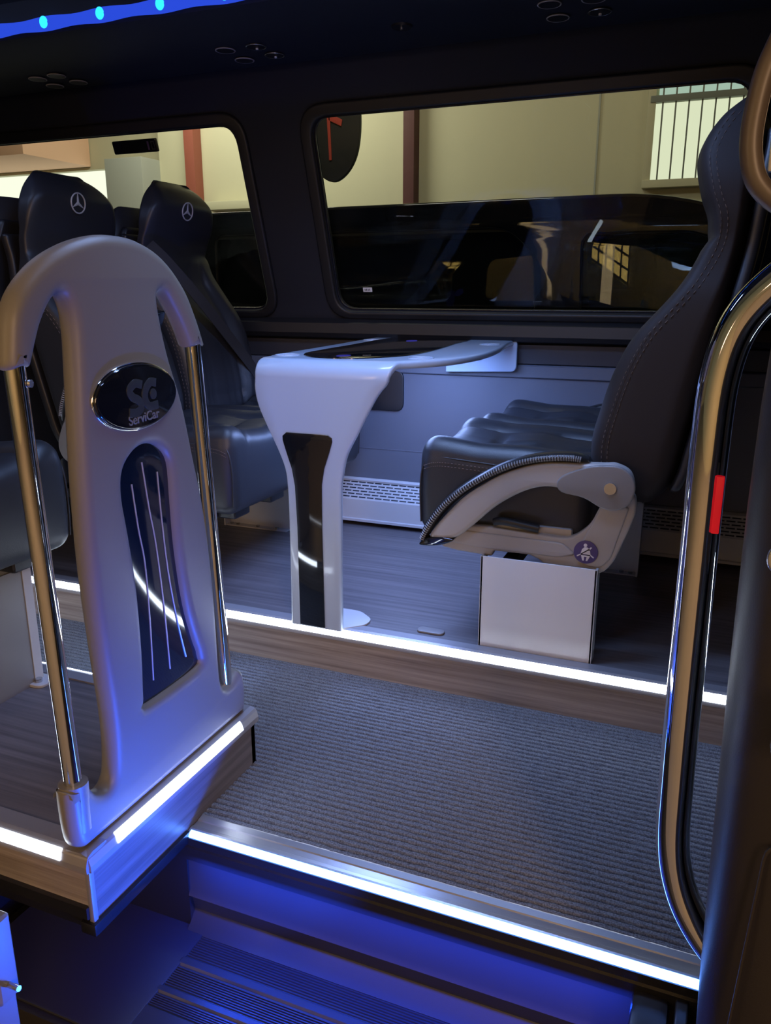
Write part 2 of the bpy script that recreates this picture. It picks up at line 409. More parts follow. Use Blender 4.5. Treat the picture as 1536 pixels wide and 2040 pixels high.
def led_nosing(name, label, a0, a1, led, axis, edge, sign, zt=0.0, group='light strips set in the platform edges', cap=None, ledmat='ledw', ledlabel=None):
    """aluminium floor edge with a sloping light strip; edge = position of the front face, sign = direction it faces"""
    t = thing(name, label, 'light strip', ((a0 + a1) / 2, edge, zt) if axis == 'x' else (edge, (a0 + a1) / 2, zt), 0, group)
    loc = t.location
    f = lambda pts: [(edge + sign * u, zt + v) for u, v in pts]
    body = f([(-0.045, 0.000), (-0.045, 0.004), (-0.012, 0.0045), (0.000, 0.001), (0.004, -0.004), (0.008, -0.018), (0.008, -0.030), (-0.004, -0.032), (-0.012, -0.030), (-0.03, -0.004)])
    o = profile('edge_trim', body, axis, a0, a1, M['alulight'], t); o.matrix_parent_inverse = Matrix.Translation(-loc)
    s = f([(0.0005, 0.0022), (0.0052, -0.0038), (0.0096, -0.0175), (0.0060, -0.0178), (0.0020, -0.004)])
    for (l0, l1) in led:
        o = profile('light_strip', s, axis, l0, l1, M[ledmat], t); o.matrix_parent_inverse = Matrix.Translation(-loc)
    return t
led_nosing('step_light_strip', 'long white light strip in the edge of the window side floor', XL, XR, [(XL + .05, XR - .05)], 'x', 1.936, -1)
led_nosing('step_light_strip', 'white light strip facing the door on the near left floor edge', XL, -0.927, [(-3.2, -0.985)], 'x', 0.897, -1)
led_nosing('step_light_strip', 'short white light strip running back under the grey arched divider', 0.895, 1.452, [(0.965, 1.385)], 'y', -0.930, 1)
led_nosing('step_light_strip', 'white light strip on the aisle edge of the near left floor', XL, -0.95, [(-2.6, -1.19)], 'x', 1.445, 1)

# door sill: aluminium strip, bright blue-white light, thin lip
t = thing('door_sill', 'aluminium door sill with blue white light strip above the step', 'sill', (-0.45, 1.17, AZ))
inv = Matrix.Translation(-t.location)
def sub(o, t):
    if o.parent == t: o.matrix_parent_inverse = Matrix.Translation(-Vector(t.location))
    return o
sub(profile('sill_plate', [(1.172, -0.165), (1.172, -0.139), (1.180, -0.136), (1.188, -0.1365), (1.190, -0.138), (1.206, -0.138), (1.208, -0.136), (1.222, -0.134), (1.232, -0.137), (1.232, -0.165)], 'x', -0.928, 0.080, M['alu'], t), t)
sub(profile('light_strip', [(1.1745, -0.1362), (1.1640, -0.1405), (1.1600, -0.1600), (1.1690, -0.161)], 'x', -0.922, 0.072, M['ledb'], t), t)
sub(profile('lip', [(1.176, -0.159), (1.160, -0.163), (1.158, -0.168), (1.163, -0.172), (1.176, -0.172)], 'x', -0.928, 0.080, M['trimblk'], t), t)

# entry step
t = thing('entry_step', 'black plastic entry step with ribbed tread lit blue below the sill', 'step', (-0.5, 1.05, -0.38))
sub(profile('step_riser', [(1.176, -0.17), (1.172, -0.285), (1.166, -0.298), (1.176, -0.300), (1.185, -0.345), (1.165, -0.366), (1.150, -0.376), (1.15, -0.40), (1.30, -0.40), (1.30, -0.17)], 'x', -0.935, 0.065, M['stepblk'], t, smooth=25), t)
def tread():
    prof = [(1.165, -0.378)]
    def ribs(y0, y1, n):
        for i in range(n):
            a = y0 + (y1 - y0) * i / n; w = (y1 - y0) / n
            prof.extend([(a, -0.379), (a + w * .15, -0.3765), (a + w * .6, -0.3765), (a + w * .75, -0.379)])
    ribs(1.150, 1.095, 9); prof.append((1.094, -0.379)); prof.append((1.090, -0.3745)); prof.append((1.075, -0.3745)); prof.append((1.071, -0.379))
    ribs(1.068, 1.020, 9); prof.append((1.019, -0.379)); prof.append((1.015, -0.3745)); prof.append((1.004, -0.3745)); prof.append((1.000, -0.379))
    ribs(0.998, 0.970, 6); prof.append((0.969, -0.379)); prof.append((0.966, -0.375)); prof.append((0.900, -0.377)); prof.append((0.886, -0.385)); prof.append((0.880, -0.42)); prof.append((1.165, -0.42))
    return prof
sub(profile('ribbed_tread', tread(), 'x', -0.90, 0.065, M['stepblk'], t), t)
sub(boxo('tread_surround', (-1.30, -0.895, 0.884, 1.17, -0.42, -0.3745), M['stepblk'], t, bev=0.004), t)
sub(boxo('front_lip', (-1.30, 0.065, 0.868, 0.886, -0.47, -0.378), M['pillar'], t, bev=0.006), t)
# rounded end cap of the well on the right
b = plate('well_end_cap', [rounded([(1.16, -0.172), (0.90, -0.172), (0.90, -0.376), (1.16, -0.376)], [0.0, 0.06, 0, 0])], 'yz', 0.048, 0.02, 0.004, M['stepblk'], t); sub(b, t)
sub(boxo('corner_fillet', (-0.03, 0.03, 1.05, 1.17, -0.30, -0.180), M['stepblk'], t, bev=0.02, seg=4), t)

# ------------------------------------------------------------------ side wall with windows
def wall_y(z):      # inward lean above the belt line
    return 2.985 if z < 0.83 else 2.985 - 0.32 * (z - 0.83)
struct(profile('wall_far', [(3.0, -0.02), (3.0, 0.315), (2.9985, 0.3155), (2.9985, 0.3185), (3.0, 0.319), (3.0, 0.628), (3.06, 0.628), (3.06, -0.02)], 'x', XL, XR, M['wallfab']))
struct(profile('trim_8', [(2.994, 0.630), (2.990, 0.634), (2.990, 0.674), (2.996, 0.679), (3.06, 0.679), (3.06, 0.63)], 'x', XL, XR, M['wallfab'], smooth=30))
struct(profile('wall_far', [(2.998, 0.680), (2.990, 0.684), (2.986, 0.752), (2.996, 0.757), (3.06, 0.757), (3.06, 0.68)], 'x', XL, XR, M['walldark'], smooth=30))
struct(profile('trim_9', [(2.98, 0.759), (2.955, 0.765), (2.945, 0.782), (2.950, 0.820), (2.975, 0.838), (3.06, 0.84), (3.06, 0.759)], 'x', XL, XR, M['rubber'], smooth=30))
# upper wall panel with the two window openings, built flat then leaned in
LEAN = math.atan(0.32)
def leaned(o):
    m = Matrix.Translation((0, 2.985, 0.83)) @ Matrix.Rotation(LEAN, 4, 'X')
    o.data.transform(m); return o
def wz(z): return (z - 0.83) / cos(LEAN)
RW = (-1.425, 0.010, wz(0.868), wz(1.532)); LW = (-3.35, -1.735, wz(0.868), wz(1.532))
wins = [RW, LW]
outer = [(XL, -0.01), (XR, -0.01), (XR, wz(1.72)), (XL, wz(1.72))]
extraR = (0.16, 1.6, wz(0.868), wz(1.532))
holes = [rrect(*w, 0.075) for w in wins + [extraR]]
struct(leaned(plate('wall_far', [outer] + holes, 'xz', 0.02, 0.04, 0.006, M['blacksoft'])))
for i, w in enumerate(wins + [extraR]):
    x0, x1, z0, z1 = w
    e = 0.045
    f = leaned(plate('window_%d' % (i + 1), [rrect(x0 - e, x1 + e, z0 - e * .7, z1 + e, 0.11), rrect(x0, x1, z0, z1, 0.075)], 'xz', -0.004, 0.022, 0.009, M['rubber'], res=3)); struct(f)
    f2 = leaned(plate('window_seal', [rrect(x0 - .004, x1 + .004, z0 - .004, z1 + .004, 0.079), rrect(x0 + .006, x1 - .006, z0 + .006, z1 - .006, 0.070)], 'xz', 0.012, 0.008, 0.002, M['trimblk'], f))
    g = leaned(plate('window_glass', [rrect(x0 - .01, x1 + .01, z0 - .01, z1 + .01, 0.08)], 'xz', 0.030, 0.004, 0.0005, M['glass'], f))

# black device stuck on the left window, white sticker on the right one
t = tag(leaned(plate('window_sensor', [rrect(-2.318, -2.108, wz(1.462), wz(1.508), 0.006)], 'xz', 0.018, 0.014, 0.003, M['gloss'])), 'black rectangular sensor box at the top of the left window glass', 'sensor')
e = leaned(plate('sensor_mark', [rrect(-2.132, -2.116, wz(1.470), wz(1.500), 0.001), rrect(-2.129, -2.119, wz(1.474), wz(1.496), 0.001)], 'xz', 0.0105, 0.001, 0.0002, M['badgegrey'], t))
e = leaned(plate('sensor_mark', [rrect(-2.150, -2.142, wz(1.470), wz(1.500), 0.001)], 'xz', 0.0105, 0.001, 0.0002, M['sticker'], t))
t = tag(leaned(plate('window_label', [rrect(-1.320, -1.282, wz(0.932), wz(0.948), 0.001)], 'xz', 0.0265, 0.001, 0.0001, M['white'])), 'tiny white label at the bottom left of the large window', 'label')
for k in range(4):
    leaned(plate('label_print', [rrect(-1.313 + k * .0066, -1.310 + k * .0066, wz(0.936), wz(0.944), 0.0002)], 'xz', 0.0258, 0.0006, 0.0001, M['black'], t))

# black recess in the wall panel behind the table leg
tag(plate('wall_recess_panel', [rrect(-1.37, -1.156, 0.478, 0.64, 0.035)], 'xz', 2.996, 0.012, 0.003, M['black']), 'black rounded rectangular recess in the grey wall behind the table', 'recess panel')
# convector heater along the wall
t = thing('wall_heater', 'pale grey convector heater with slotted top running along the wall', 'heater', (-1.2, 2.96, 0.0))
sub(profile('heater_case', [(2.93, 0.018), (2.922, 0.020), (2.922, 0.030), (2.930, 0.032), (2.930, 0.112), (2.936, 0.118), (2.998, 0.118), (2.998, 0.018)], 'x', XL, 0.9, M['greypaint'], t), t)
sub(profile('heater_grille', [(2.9335, 0.117), (2.985, 0.178), (2.998, 0.178), (2.998, 0.117)], 'x', XL, 0.9, M['perf'], t), t)
sub(profile('heater_cap', [(2.980, 0.176), (2.978, 0.184), (2.990, 0.190), (2.999, 0.190), (2.999, 0.176)], 'x', XL, 0.9, M['greypaint'], t), t)

# ------------------------------------------------------------------ roof, duct, lamps
struct(boxo('ceiling', (XL, XR, 0.93, 3.1, 1.95, 1.99), M['blacksoft']))
struct(boxo('wall_near', (XL, -2.6, 0.80, 0.90, -0.75, 1.99), M['blacksoft']))
struct(boxo('wall_near', (-2.6, 0.20, 0.86, 1.0, 1.60, 1.99), M['blacksoft']))
struct(boxo('wall_near', (0.20, XR, 0.90, 1.0, -0.75, 1.99), M['black']))
struct(boxo('wall_left', (XL - 0.05, XL, 0.80, 3.1, -0.75, 1.99), M['blacksoft']))
struct(boxo('wall_right', (XR, XR + 0.05, 0.80, 3.1, -0.75, 1.99), M['blacksoft']))
struct(boxo('wall_far', (XL, XR, 3.05, 3.10, -0.75, 0.70), M['vanblack']))
struct(profile('trim_10', [(2.72, 1.70), (2.60, 1.672), (2.10, 1.665), (2.07, 1.672), (2.05, 1.70), (2.05, 1.76), (2.2, 1.95), (3.0, 1.95), (2.75, 1.70)], 'x', XL, XR, M['blacksoft'], smooth=30))
# roof light strip with bulbs
t = thing('roof_light_strip', 'blue scalloped light strip with bright dots along the overhead duct', 'light strip', (-1.6, 2.04, 1.69))
bm = bmesh.new()
n = 160
pr_ = []
for i in range(n + 1):
    x = -3.0 + 3.8 * i / n
    s = 0.5 + 0.5 * cos(2 * pi * (x + 1.90) / 0.2035)
    a = 0.0150 + 0.005 * s
    pr_.append([bm.verts.new((x, 2.045, 1.690 - a)), bm.verts.new((x, 2.034 - .003 * s, 1.690)), bm.verts.new((x, 2.045, 1.690 + a)), bm.verts.new((x, 2.052, 1.690))])
for a, b in zip(pr_, pr_[1:]):
    for k in range(4): bm.faces.new((a[k], a[(k + 1) % 4], b[(k + 1) % 4], b[k]))
sub(fin('diffuser', bm, M['ledroof'], t, smooth=50), t)
for k in range(-5, 9):
    x = -1.90 + k * 0.2035
    bm = bmesh.new(); bmesh.ops.create_uvsphere(bm, u_segments=16, v_segments=10, radius=1)
    for v in bm.verts: v.co = Vector((x + v.co.x * 0.013, 2.0305 + v.co.y * 0.009, 1.690 + v.co.z * 0.016))
    sub(fin('light_dot', bm, M['ledroofdot'], t, smooth=60), t)

def ring_path(c, r, n=32): return [Vector((c[0] + r * cos(2 * pi * i / n), c[1] + r * sin(2 * pi * i / n), c[2])) for i in range(n)]
def vent_cluster(cx, cy, lamps, label):
    t = thing('overhead_vent_cluster', label, 'vent', (cx, cy, 1.668), 0, 'vent and lamp clusters in the overhead duct')
    for (dx, dy, lamp) in lamps:
        h = tubeo('vent_ring', ring_path((dx, dy, -0.003), 0.030), 0.0018, M['steel' if lamp else 'armgrey'], t, seg=8, closed=True)
        h2 = cylo('vent_disc', (dx, dy, -0.002), (0, 0, 1), 0.027, 0.006, M['black'], t)
        if lamp: cylo('lamp_lens', (dx, dy + .006, -0.007), (0, 0, 1), 0.004, 0.004, M['white'], t, seg=12)
    return t
vent_cluster(-1.465, 2.445, [(-0.058, -0.055, 0), (0.05, -0.052, 1), (-0.063, 0.064, 0), (0.056, 0.051, 1)], 'middle cluster of four round vents above the two windows')
vent_cluster(-0.45, 2.41, [(-0.058, -0.055, 0), (0.055, -0.052, 0), (-0.058, 0.063, 0), (0.055, 0.056, 1)], 'cluster of round vents at the top right above the high backed seat')
vent_cluster(-2.29, 2.48, [(-0.045, -0.04, 0), (0.05, -0.05, 0), (-0.063, 0.06, 0), (0.056, 0.05, 0)], 'dark cluster of round vents at the left end of the duct')
t = thing('ceiling_speaker_lamp', 'small single round fitting between the two vent clusters', 'fitting', (-0.932, 2.382, 1.668))
cylo('fitting_disc', (0, 0, -0.002), (0, 0, 1), 0.03, 0.006, M['black'], t); cylo('fitting_stud', (0, 0, -0.007), (0, 0, 1), 0.005, 0.006, M['steel'], t, seg=12)

# ------------------------------------------------------------------ arched grey divider
def divider():
    T = thing('arched_divider', 'grey moulded arched divider with oval badge, black inlay and two chrome poles', 'divider', (-0.96, 1.15, 0.0))
    L = [(0.905, 0.004), (0.889, 0.030), (0.885, 0.115), (0.892, 0.128), (0.930, 0.118), (0.950, 0.090), (0.978, 0.082), (0.996, 0.110), (1.002, 0.20), (0.994, 0.34), (0.988, 0.487), (0.990, 0.615), (0.996, 0.72),
         (1.004, 0.82), (1.008, 0.885), (1.004, 0.925), (0.990, 0.943), (0.970, 0.934), (0.945, 0.902), (0.928, 0.868), (0.918, 0.845), (0.914, 0.838)]
    A = [(0.878, 0.836), (0.874, 0.846), (0.879, 0.878), (0.889, 0.920), (0.912, 0.955), (0.955, 0.990), (1.005, 1.014), (1.060, 1.030), (1.115, 1.036), (1.180, 1.030), (1.245, 1.004), (1.300, 0.955), (1.333, 0.900), (1.358, 0.842)]
    R_ = [(1.312, 0.842), (1.290, 0.885), (1.262, 0.925), (1.243, 0.946), (1.228, 0.946), (1.220, 0.925), (1.238, 0.838), (1.272, 0.74), (1.295, 0.637), (1.318, 0.528), (1.331, 0.415), (1.337, 0.299), (1.338, 0.181), (1.341, 0.125),
          (1.352, 0.102), (1.378, 0.098), (1.400, 0.108), (1.412, 0.114), (1.428, 0.102), (1.434, 0.06), (1.430, 0.006)]
    def seg(pts, n=5): return [(p.x, p.y) for p in smoothpath([(a, b, 0) for a, b in pts], n)]
    outline = seg(L)[:] + seg(A) + seg(R_)
    slot = sm2([(a - 0.012, b) for a, b in [(1.107, 0.205), (1.113, 0.30), (1.113, 0.43), (1.104, 0.53), (1.096, 0.60), (1.104, 0.645), (1.135, 0.672), (1.172, 0.680), (1.205, 0.668), (1.230, 0.635), (1.232, 0.56), (1.234, 0.46), (1.248, 0.34), (1.270, 0.255), (1.283, 0.215), (1.270, 0.190), (1.115, 0.188)]], 4)
    sub(plate('divider_body', [outline, slot], 'yz', -0.960, 0.046, 0.020, M['divider'], T, res=5), T)
    ins = sub(plate('black_inlay', [ [(1.155 + (u - 1.155) * 1.04, 0.43 + (v - 0.43) * 1.02) for u, v in slot] ], 'yz', -0.958, 0.012, 0.002, M['insert'], T), T)
    for ln in ([(1.128, 0.614), (1.136, 0.53), (1.146, 0.456), (1.146, 0.34), (1.142, 0.222)], [(1.160, 0.648), (1.170, 0.56), (1.181, 0.486), (1.190, 0.36), (1.194, 0.222)], [(1.201, 0.622), (1.204, 0.52), (1.211, 0.42), (1.226, 0.32), (1.247, 0.225)]):
        p = [Vector((-0.9515, a - 0.010, b)) for a, b in [(q.x, q.y) for q in smoothpath([(a, b, 0) for a, b in ln], 6)]]
        o = tubeo('silver_line', p, 0.0016, M['silver'], ins, seg=8); sub(o, T)
    # chrome poles
    for (y0, z0, y1, z1, nm) in ((0.896, 0.87, 0.915, 0.10, 'near'), (1.337, 0.87, 1.383, 0.085, 'far')):
        o = tubeo('chrome_pole', [Vector((-0.960, y0, z0)), Vector((-0.960, (y0 + y1) / 2, (z0 + z1) / 2)), Vector((-0.960, y1, z1))], 0.0155, M['chrome'], T, seg=32); sub(o, T)
        if nm == 'near':
            s_ = cylo('pole_screw', (-0.944, y0 + .012, 0.815), (1, 0.3, 0), 0.006, 0.004, M['steel'], o, seg=16); sub(s_, T)
    sub(cylo('pole_socket', (-0.96, 0.9135, 0.085), (0, 0.02, 1), 0.025, 0.09, M['divider'], T, seg=28), T)
    # badge
    BADGE = [(1.129 + 0.108 * math.copysign(abs(cos(a)) ** 0.96, cos(a)), 0.770 + 0.0560 * math.copysign(abs(sin(a)) ** 1.08, sin(a))) for a in [2 * pi * (i + .5) / 56 for i in range(56)]]
    b = sub(plate('oval_badge', [BADGE], 'yz', -0.933, 0.012, 0.005, M['gloss'], T), T)
    r = sub(tubeo('badge_rim', [Vector((-0.9345, q[0], q[1])) for q in BADGE], 0.0028, M['chrome'], b, seg=8, closed=True), T)
    X0 = -0.9265
    m4 = lambda y, z, rot=0, sx=1.0: Matrix.Translation((X0, y, z)) @ Matrix(((0, 0, 1, 0), (1, 0, 0, 0), (0, 1, 0, 0), (0, 0, 0, 1))) @ Matrix.Rotation(rot, 4, 'Z') @ Matrix.Diagonal((sx, 1, 1, 1))
    # letters S and C with the dot inside the C, as thick strokes
    def stroke(pts, w, name='badge_letter'):
        P_ = smoothpath([(a - 0.031, b + 0.004, 0) for a, b in pts], 8); Lp = []; Rp = []
        for i, p in enumerate(P_):
            d = (P_[min(i + 1, len(P_) - 1)] - P_[max(i - 1, 0)]).normalized(); nn = Vector((-d.y, d.x, 0))
            Lp.append(p + nn * w); Rp.append(p - nn * w)
        ol = [(q.x, q.y) for q in Lp + Rp[::-1]]
        sub(plate(name, [ol], 'yz', X0, 0.002, 0.0003, M['badgegrey'], b, res=1), T)
    stroke([(1.168, 0.786), (1.150, 0.790), (1.135, 0.780), (1.141, 0.768), (1.157, 0.760), (1.162, 0.748), (1.150, 0.740), (1.130, 0.742)], 0.0074)
    stroke([(1.206, 0.786), (1.190, 0.788), (1.176, 0.775), (1.174, 0.760), (1.184, 0.747), (1.208, 0.747)], 0.0074)
    sub(plate('badge_letter', [ell(1.166, 0.771, 0.0085, 0.0095, 20)], 'yz', X0, 0.002, 0.0003, M['badgegrey'], b, res=1), T)
    sub(text_mesh('badge_text', 'ServiCar', 0.0235, m4(1.137, 0.733, radians(3)), M['lettering'], b, extrude=0.0006, offset=0.0002), T)
divider()

# ------------------------------------------------------------------ table
def table():
    T = thing('wall_table', 'white waisted leg table with glossy black top inlay reaching to the wall', 'table', (-1.01, 1.95, 0.0))
    # profile of widths along the sheet: leg (z up) then bend then top (y back)
    Lg = [(0.0, -1.094, -0.930), (0.30, -1.091, -0.928), (0.42, -1.093, -0.926), (0.47, -1.100, -0.919), (0.52, -1.120, -0.906), (0.58, -1.150, -0.874), (0.64, -1.177, -0.842), (0.685, -1.186, -0.815), (0.715, -1.184, -0.788)]
    Tp = [(1.975, -1.182, -0.770), (2.02, -1.190, -0.735), (2.08, -1.200, -0.700), (2.16, -1.206, -0.672), (2.30, -1.214, -0.654), (2.45, -1.224, -0.655), (2.60, -1.236, -0.668), (2.75, -1.248, -0.690), (2.88, -1.256, -0.708), (2.975, -1.262, -0.712)]
    y0, zt, Rr = 1.925, 0.768, 0.045
    path = []   # (y, z, left, right, ny, nz)
    gl = lerp_table([(a, b) for a, b, c in Lg]); gr = lerp_table([(a, c) for a, b, c in Lg])
    z = 0.0
    zs = [i * 0.012 for i in range(int((zt - Rr) / 0.012) + 1)] + [zt - Rr]
    for z in zs: path.append((y0, z, gl(z), gr(z), -1, 0))
    for k in range(1, 10):
        a = (pi / 2) * k / 10
        y = y0 + Rr * (1 - cos(a)); z = zt - Rr + Rr * sin(a)
        t = k / 10
        path.append((y, z, gl(0.72) * (1 - t) + Tp[0][1] * t, gr(0.72) * (1 - t) + Tp[0][2] * t, -cos(a), sin(a)))
    tl = lerp_table([(a, b) for a, b, c in Tp]); tr = lerp_table([(a, c) for a, b, c in Tp])
    ys = [1.972 + i * 0.02 for i in range(50) if 1.972 + i * 0.02 < 2.975] + [2.975]
    for y in ys: path.append((y, zt, tl(y), tr(y), 0, 1))
    th = 0.020
    bm = bmesh.new(); rows = []
    NX = 10; e = 0.006
    for (y, z, l, r, ny, nz) in path:
        cs = []
        # rounded rectangle cross-section in (x, normal)
        pts = [(l, -e)] + [(l + e * .3, -e * .3)] + [(l + e, 0)] + [(l + e + (r - l - 2 * e) * k / NX, 0) for k in range(1, NX)] + [(r - e, 0), (r - e * .3, -e * .3), (r, -e), (r, -th + e), (r - e * .3, -th + e * .3), (r - e, -th)] + [(r - e - (r - l - 2 * e) * k / NX, -th) for k in range(1, NX)] + [(l + e, -th), (l + e * .3, -th + e * .3), (l, -th + e)]
        rows.append([bm.verts.new((x, y + ny * d, z + nz * d)) for x, d in pts])
    m = len(rows[0])
    for a, b in zip(rows, rows[1:]):
        for k in range(m): bm.faces.new((a[k], a[(k + 1) % m], b[(k + 1) % m], b[k]))
    bm.faces.new(rows[0]); bm.faces.new(rows[-1][::-1])
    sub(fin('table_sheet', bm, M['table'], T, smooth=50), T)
    # black inlay of the leg
    leg = [(-1.062, 0.004), (-1.062, 0.30), (-1.066, 0.42), (-1.074, 0.468), (-1.090, 0.515), (-1.100, 0.548), (-1.100, 0.560), (-1.088, 0.570), (-0.960, 0.570), (-0.949, 0.562), (-0.948, 0.552), (-0.958, 0.520), (-0.974, 0.475), (-0.982, 0.43), (-0.984, 0.30), (-0.982, 0.004)]
    sub(plate('leg_inlay', [leg], 'xz', 1.9245, 0.006, 0.001, M['gloss'], T), T)
    # black inlay of the top
    top = [(-1.155, 1.990), (-1.200, 2.045), (-1.198, 2.10), (-1.176, 2.16), (-1.178, 2.50), (-1.160, 2.975), (-0.900, 2.975), (-0.858, 2.70), (-0.828, 2.50), (-0.800, 2.30), (-0.812, 2.18), (-0.850, 2.08), (-0.930, 1.995)]
    top = [(-1.02, 1.996), (-1.075, 2.030), (-1.115, 2.09), (-1.135, 2.18), (-1.150, 2.45), (-1.160, 2.975), (-0.890, 2.975), (-0.850, 2.70), (-0.826, 2.50), (-0.812, 2.30), (-0.822, 2.16), (-0.868, 2.06), (-0.935, 1.998)]
    inl = sub(plate('top_inlay', [sm2(top, 4)], 'xy', zt, 0.006, 0.001, M['gloss'], T), T)
    for x, y in ((-0.975, 2.06), (-1.035, 2.76)):
        sub(plate('touch_light', [ell(x, y, 0.018, 0.030, 24)], 'xy', zt + 0.0035, 0.001, 0.0002, M['ledtouch'], inl), T)
    for x, y in ((-1.150, 2.055), (-0.760, 2.10), (-0.735, 2.72), (-1.205, 2.80)):
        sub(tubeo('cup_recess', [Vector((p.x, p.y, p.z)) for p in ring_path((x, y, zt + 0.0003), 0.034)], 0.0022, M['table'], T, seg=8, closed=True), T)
    # bracket to the wall and screw
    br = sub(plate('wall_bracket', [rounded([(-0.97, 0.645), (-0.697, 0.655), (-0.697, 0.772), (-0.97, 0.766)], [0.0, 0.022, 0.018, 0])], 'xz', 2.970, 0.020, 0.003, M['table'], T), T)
    sub(cylo('screw', (-0.840, 2.957, 0.700), (0, 1, 0), 0.008, 0.006, M['steel'], br, seg=18), T)
    # foot plate
    sub(plate('foot_plate', [rounded([(-1.085, 1.935), (-0.935, 1.935), (-0.880, 1.985), (-0.880, 2.03), (-0.935, 2.075), (-1.085, 2.075)], 0.02)], 'xy', 0.0035, 0.006, 0.001, M['greypaint'], T), T)
table()
tag(plate('floor_hatch_plate', [rrect(-0.732, -0.652, 2.005, 2.040, 0.016)], 'xy', 0.003, 0.006, 0.002, M['armdark']), 'small rounded grey cover plate on the wooden floor beside the table leg', 'cover plate')

# ------------------------------------------------------------------ seats  (local: +X forward, +Y left of the sitter, z up from floor)
SEAM = lambda d, w: math.exp(-(d / w) ** 2)
def make_seat(name, label, cat, aisle, arm=None, arm_raise=0.0, recline=0.0, handle=True, frame=True, belt=False, stickr=False, group=None, logo=True, low=False):
    """aisle = +1 / -1: side of the seat that faces the aisle"""
    T = thing(name, label, cat, (0, 0, 0), 0, group)
    # cushion
    def fc(p):
        x, y, z = p.x, p.y, p.z       # x -0.24..0.24, y -0.23..0.23, z -0.12..0.12
        X = 0.225 + x
        zt = z
        u = (z + 0.12) / 0.24
        # crown and bolsters on top
        if u > 0.35:
            k = (u - 0.35) / 0.65
            zt += k * (0.022 * SEAM(abs(y) - 0.175, 0.05) - 0.012 * SEAM(y, 0.12) + 0.006)
            zt -= k * 0.011 * SEAM(abs(y) - 0.128, 0.006)
            xx = X
            if abs(y) < 0.128:
                zt -= k * 0.010 * SEAM(xx - (0.30 + 0.6 * y * y), 0.006)
                zt += k * 0.010 * SEAM(xx - 0.20, 0.06)
                zt -= k * 0.012 * SEAM(abs(y) - 0.012 - 0.06 * max(0, 0.30 - xx), 0.009) * (1 if xx < 0.3 else 0.25)
            zt -= k * 0.055 * max(0, (0.18 - X)) ** 1.0
            zt += k * 0.012 * max(0, min(1, (X - 0.30) / 0.1))
        # underside rises toward the back
        if u < 0.5: zt += (0.5 - u) * 2 * (0.02 * max(0, (0.40 - X) / 0.4))
        # front bulges
        if x > 0.15: X += 0.012 * sin(pi * u) * (1 - (y / 0.25) ** 2)
        yy = y * (1 + 0.02 * sin(pi * u))
        # side seams
        yy *= 1 - 0.012 * SEAM(u - 0.86, 0.03)
        return Vector((X, yy, 0.405 + zt))
    cu = soft('seat_cushion', (0.47, 0.452, 0.235), 0.042, (44, 52, 26), fc, M['leather'], T)
    # piping and stitch on the cushion side
    for s in (aisle, -aisle):
        p = smoothpath([(0.455, s * 0.214, 0.32), (0.458, s * 0.216, 0.42), (0.448, s * 0.218, 0.485), (0.42, s * 0.221, 0.508), (0.33, s * 0.2235, 0.506), (0.2, s * 0.2235, 0.497), (0.07, s * 0.2225, 0.487)], 6)
        tubeo('piping', p, 0.0026, M['leather'], cu, seg=8)
    bm = bmesh.new()
    for off in (0.0, 0.010):
        p = smoothpath([(0.445, aisle * 0.2265, 0.484 - off), (0.40, aisle * 0.229, 0.496 - off), (0.28, aisle * 0.2300, 0.492 - off), (0.15, aisle * 0.2300, 0.483 - off)], 24)
        for i in range(0, len(p) - 1, 2): tube(bm, [p[i], p[i + 1]], 0.0009, 5)
    fin('stitching', bm, M['stitch'], cu)
    # backrest + headrest
    F = lerp_table([(0.42, -0.03), (0.50, 0.000), (0.577, 0.005), (0.654, -0.010), (0.755, -0.038), (0.84, -0.078), (0.911, -0.136), (0.968, -0.178), (1.045, -0.213), (1.11, -0.215), (1.164, -0.195), (1.238, -0.178), (1.288, -0.190), (1.336, -0.220), (1.375, -0.262)])
    B = lerp_table([(0.42, -0.18), (0.50, -0.215), (0.6, -0.235), (0.87, -0.285), (1.03, -0.315), (1.2, -0.330), (1.30, -0.335), (1.375, -0.31)])
    Wd = lerp_table([(0.42, 0.19), (0.50, 0.218), (0.75, 0.228), (0.92, 0.226), (1.0, 0.205), (1.06, 0.196), (1.12, 0.202), (1.19, 0.198), (1.26, 0.172), (1.32, 0.142), (1.375, 0.108)])
    z0, z1 = 0.42, 1.375
    def fb(p):
        z = (z0 + z1) / 2 + p.z
        h = (p.x + 0.11) / 0.22          # 0 rear .. 1 front
        v = p.y / 0.22                     # -1..1
        f, b, w = F(z), B(z), Wd(z)
        X = b + (f - b) * h
        y = v * w
        if h > 0.5:
            k = (h - 0.5) * 2
            rec = 0.0
            if z < 1.05:
                bol = min(1, max(0, (z - 0.46) / 0.1)) * min(1, max(0, (1.06 - z) / 0.1))
                rec -= 0.036 * bol * (1 - min(1, abs(v) / 0.72) ** 4)
                rec -= 0.010 * SEAM(abs(y) - 0.125, 0.006) * bol
                rec -= 0.008 * SEAM(abs(y) - 0.050, 0.005) * bol
                rec -= 0.007 * SEAM(abs(y) - 0.088, 0.005) * bol * (1 if z < 0.8 else 0)
            rec -= 0.012 * SEAM(z - 1.058, 0.008)
            rec -= 0.008 * SEAM(z - 0.80, 0.006) if abs(y) < 0.125 else 0
            if z > 1.06: rec -= 0.008 * v * v * 2
            X += rec * k
        # rear shell: slightly rounded across
        else:
            X += (0.5 - h) * 2 * 0.03 * v * v
        if low:      # lower, shallower headrest
            k = min(1, max(0, (z - 1.0) / 0.14)); y += 0.016 * k
            X += (1 - h) * 0.035 * k
            if z > 1.225: z = 1.225 + (z - 1.225) * 0.66
        return Vector((X, y, z))
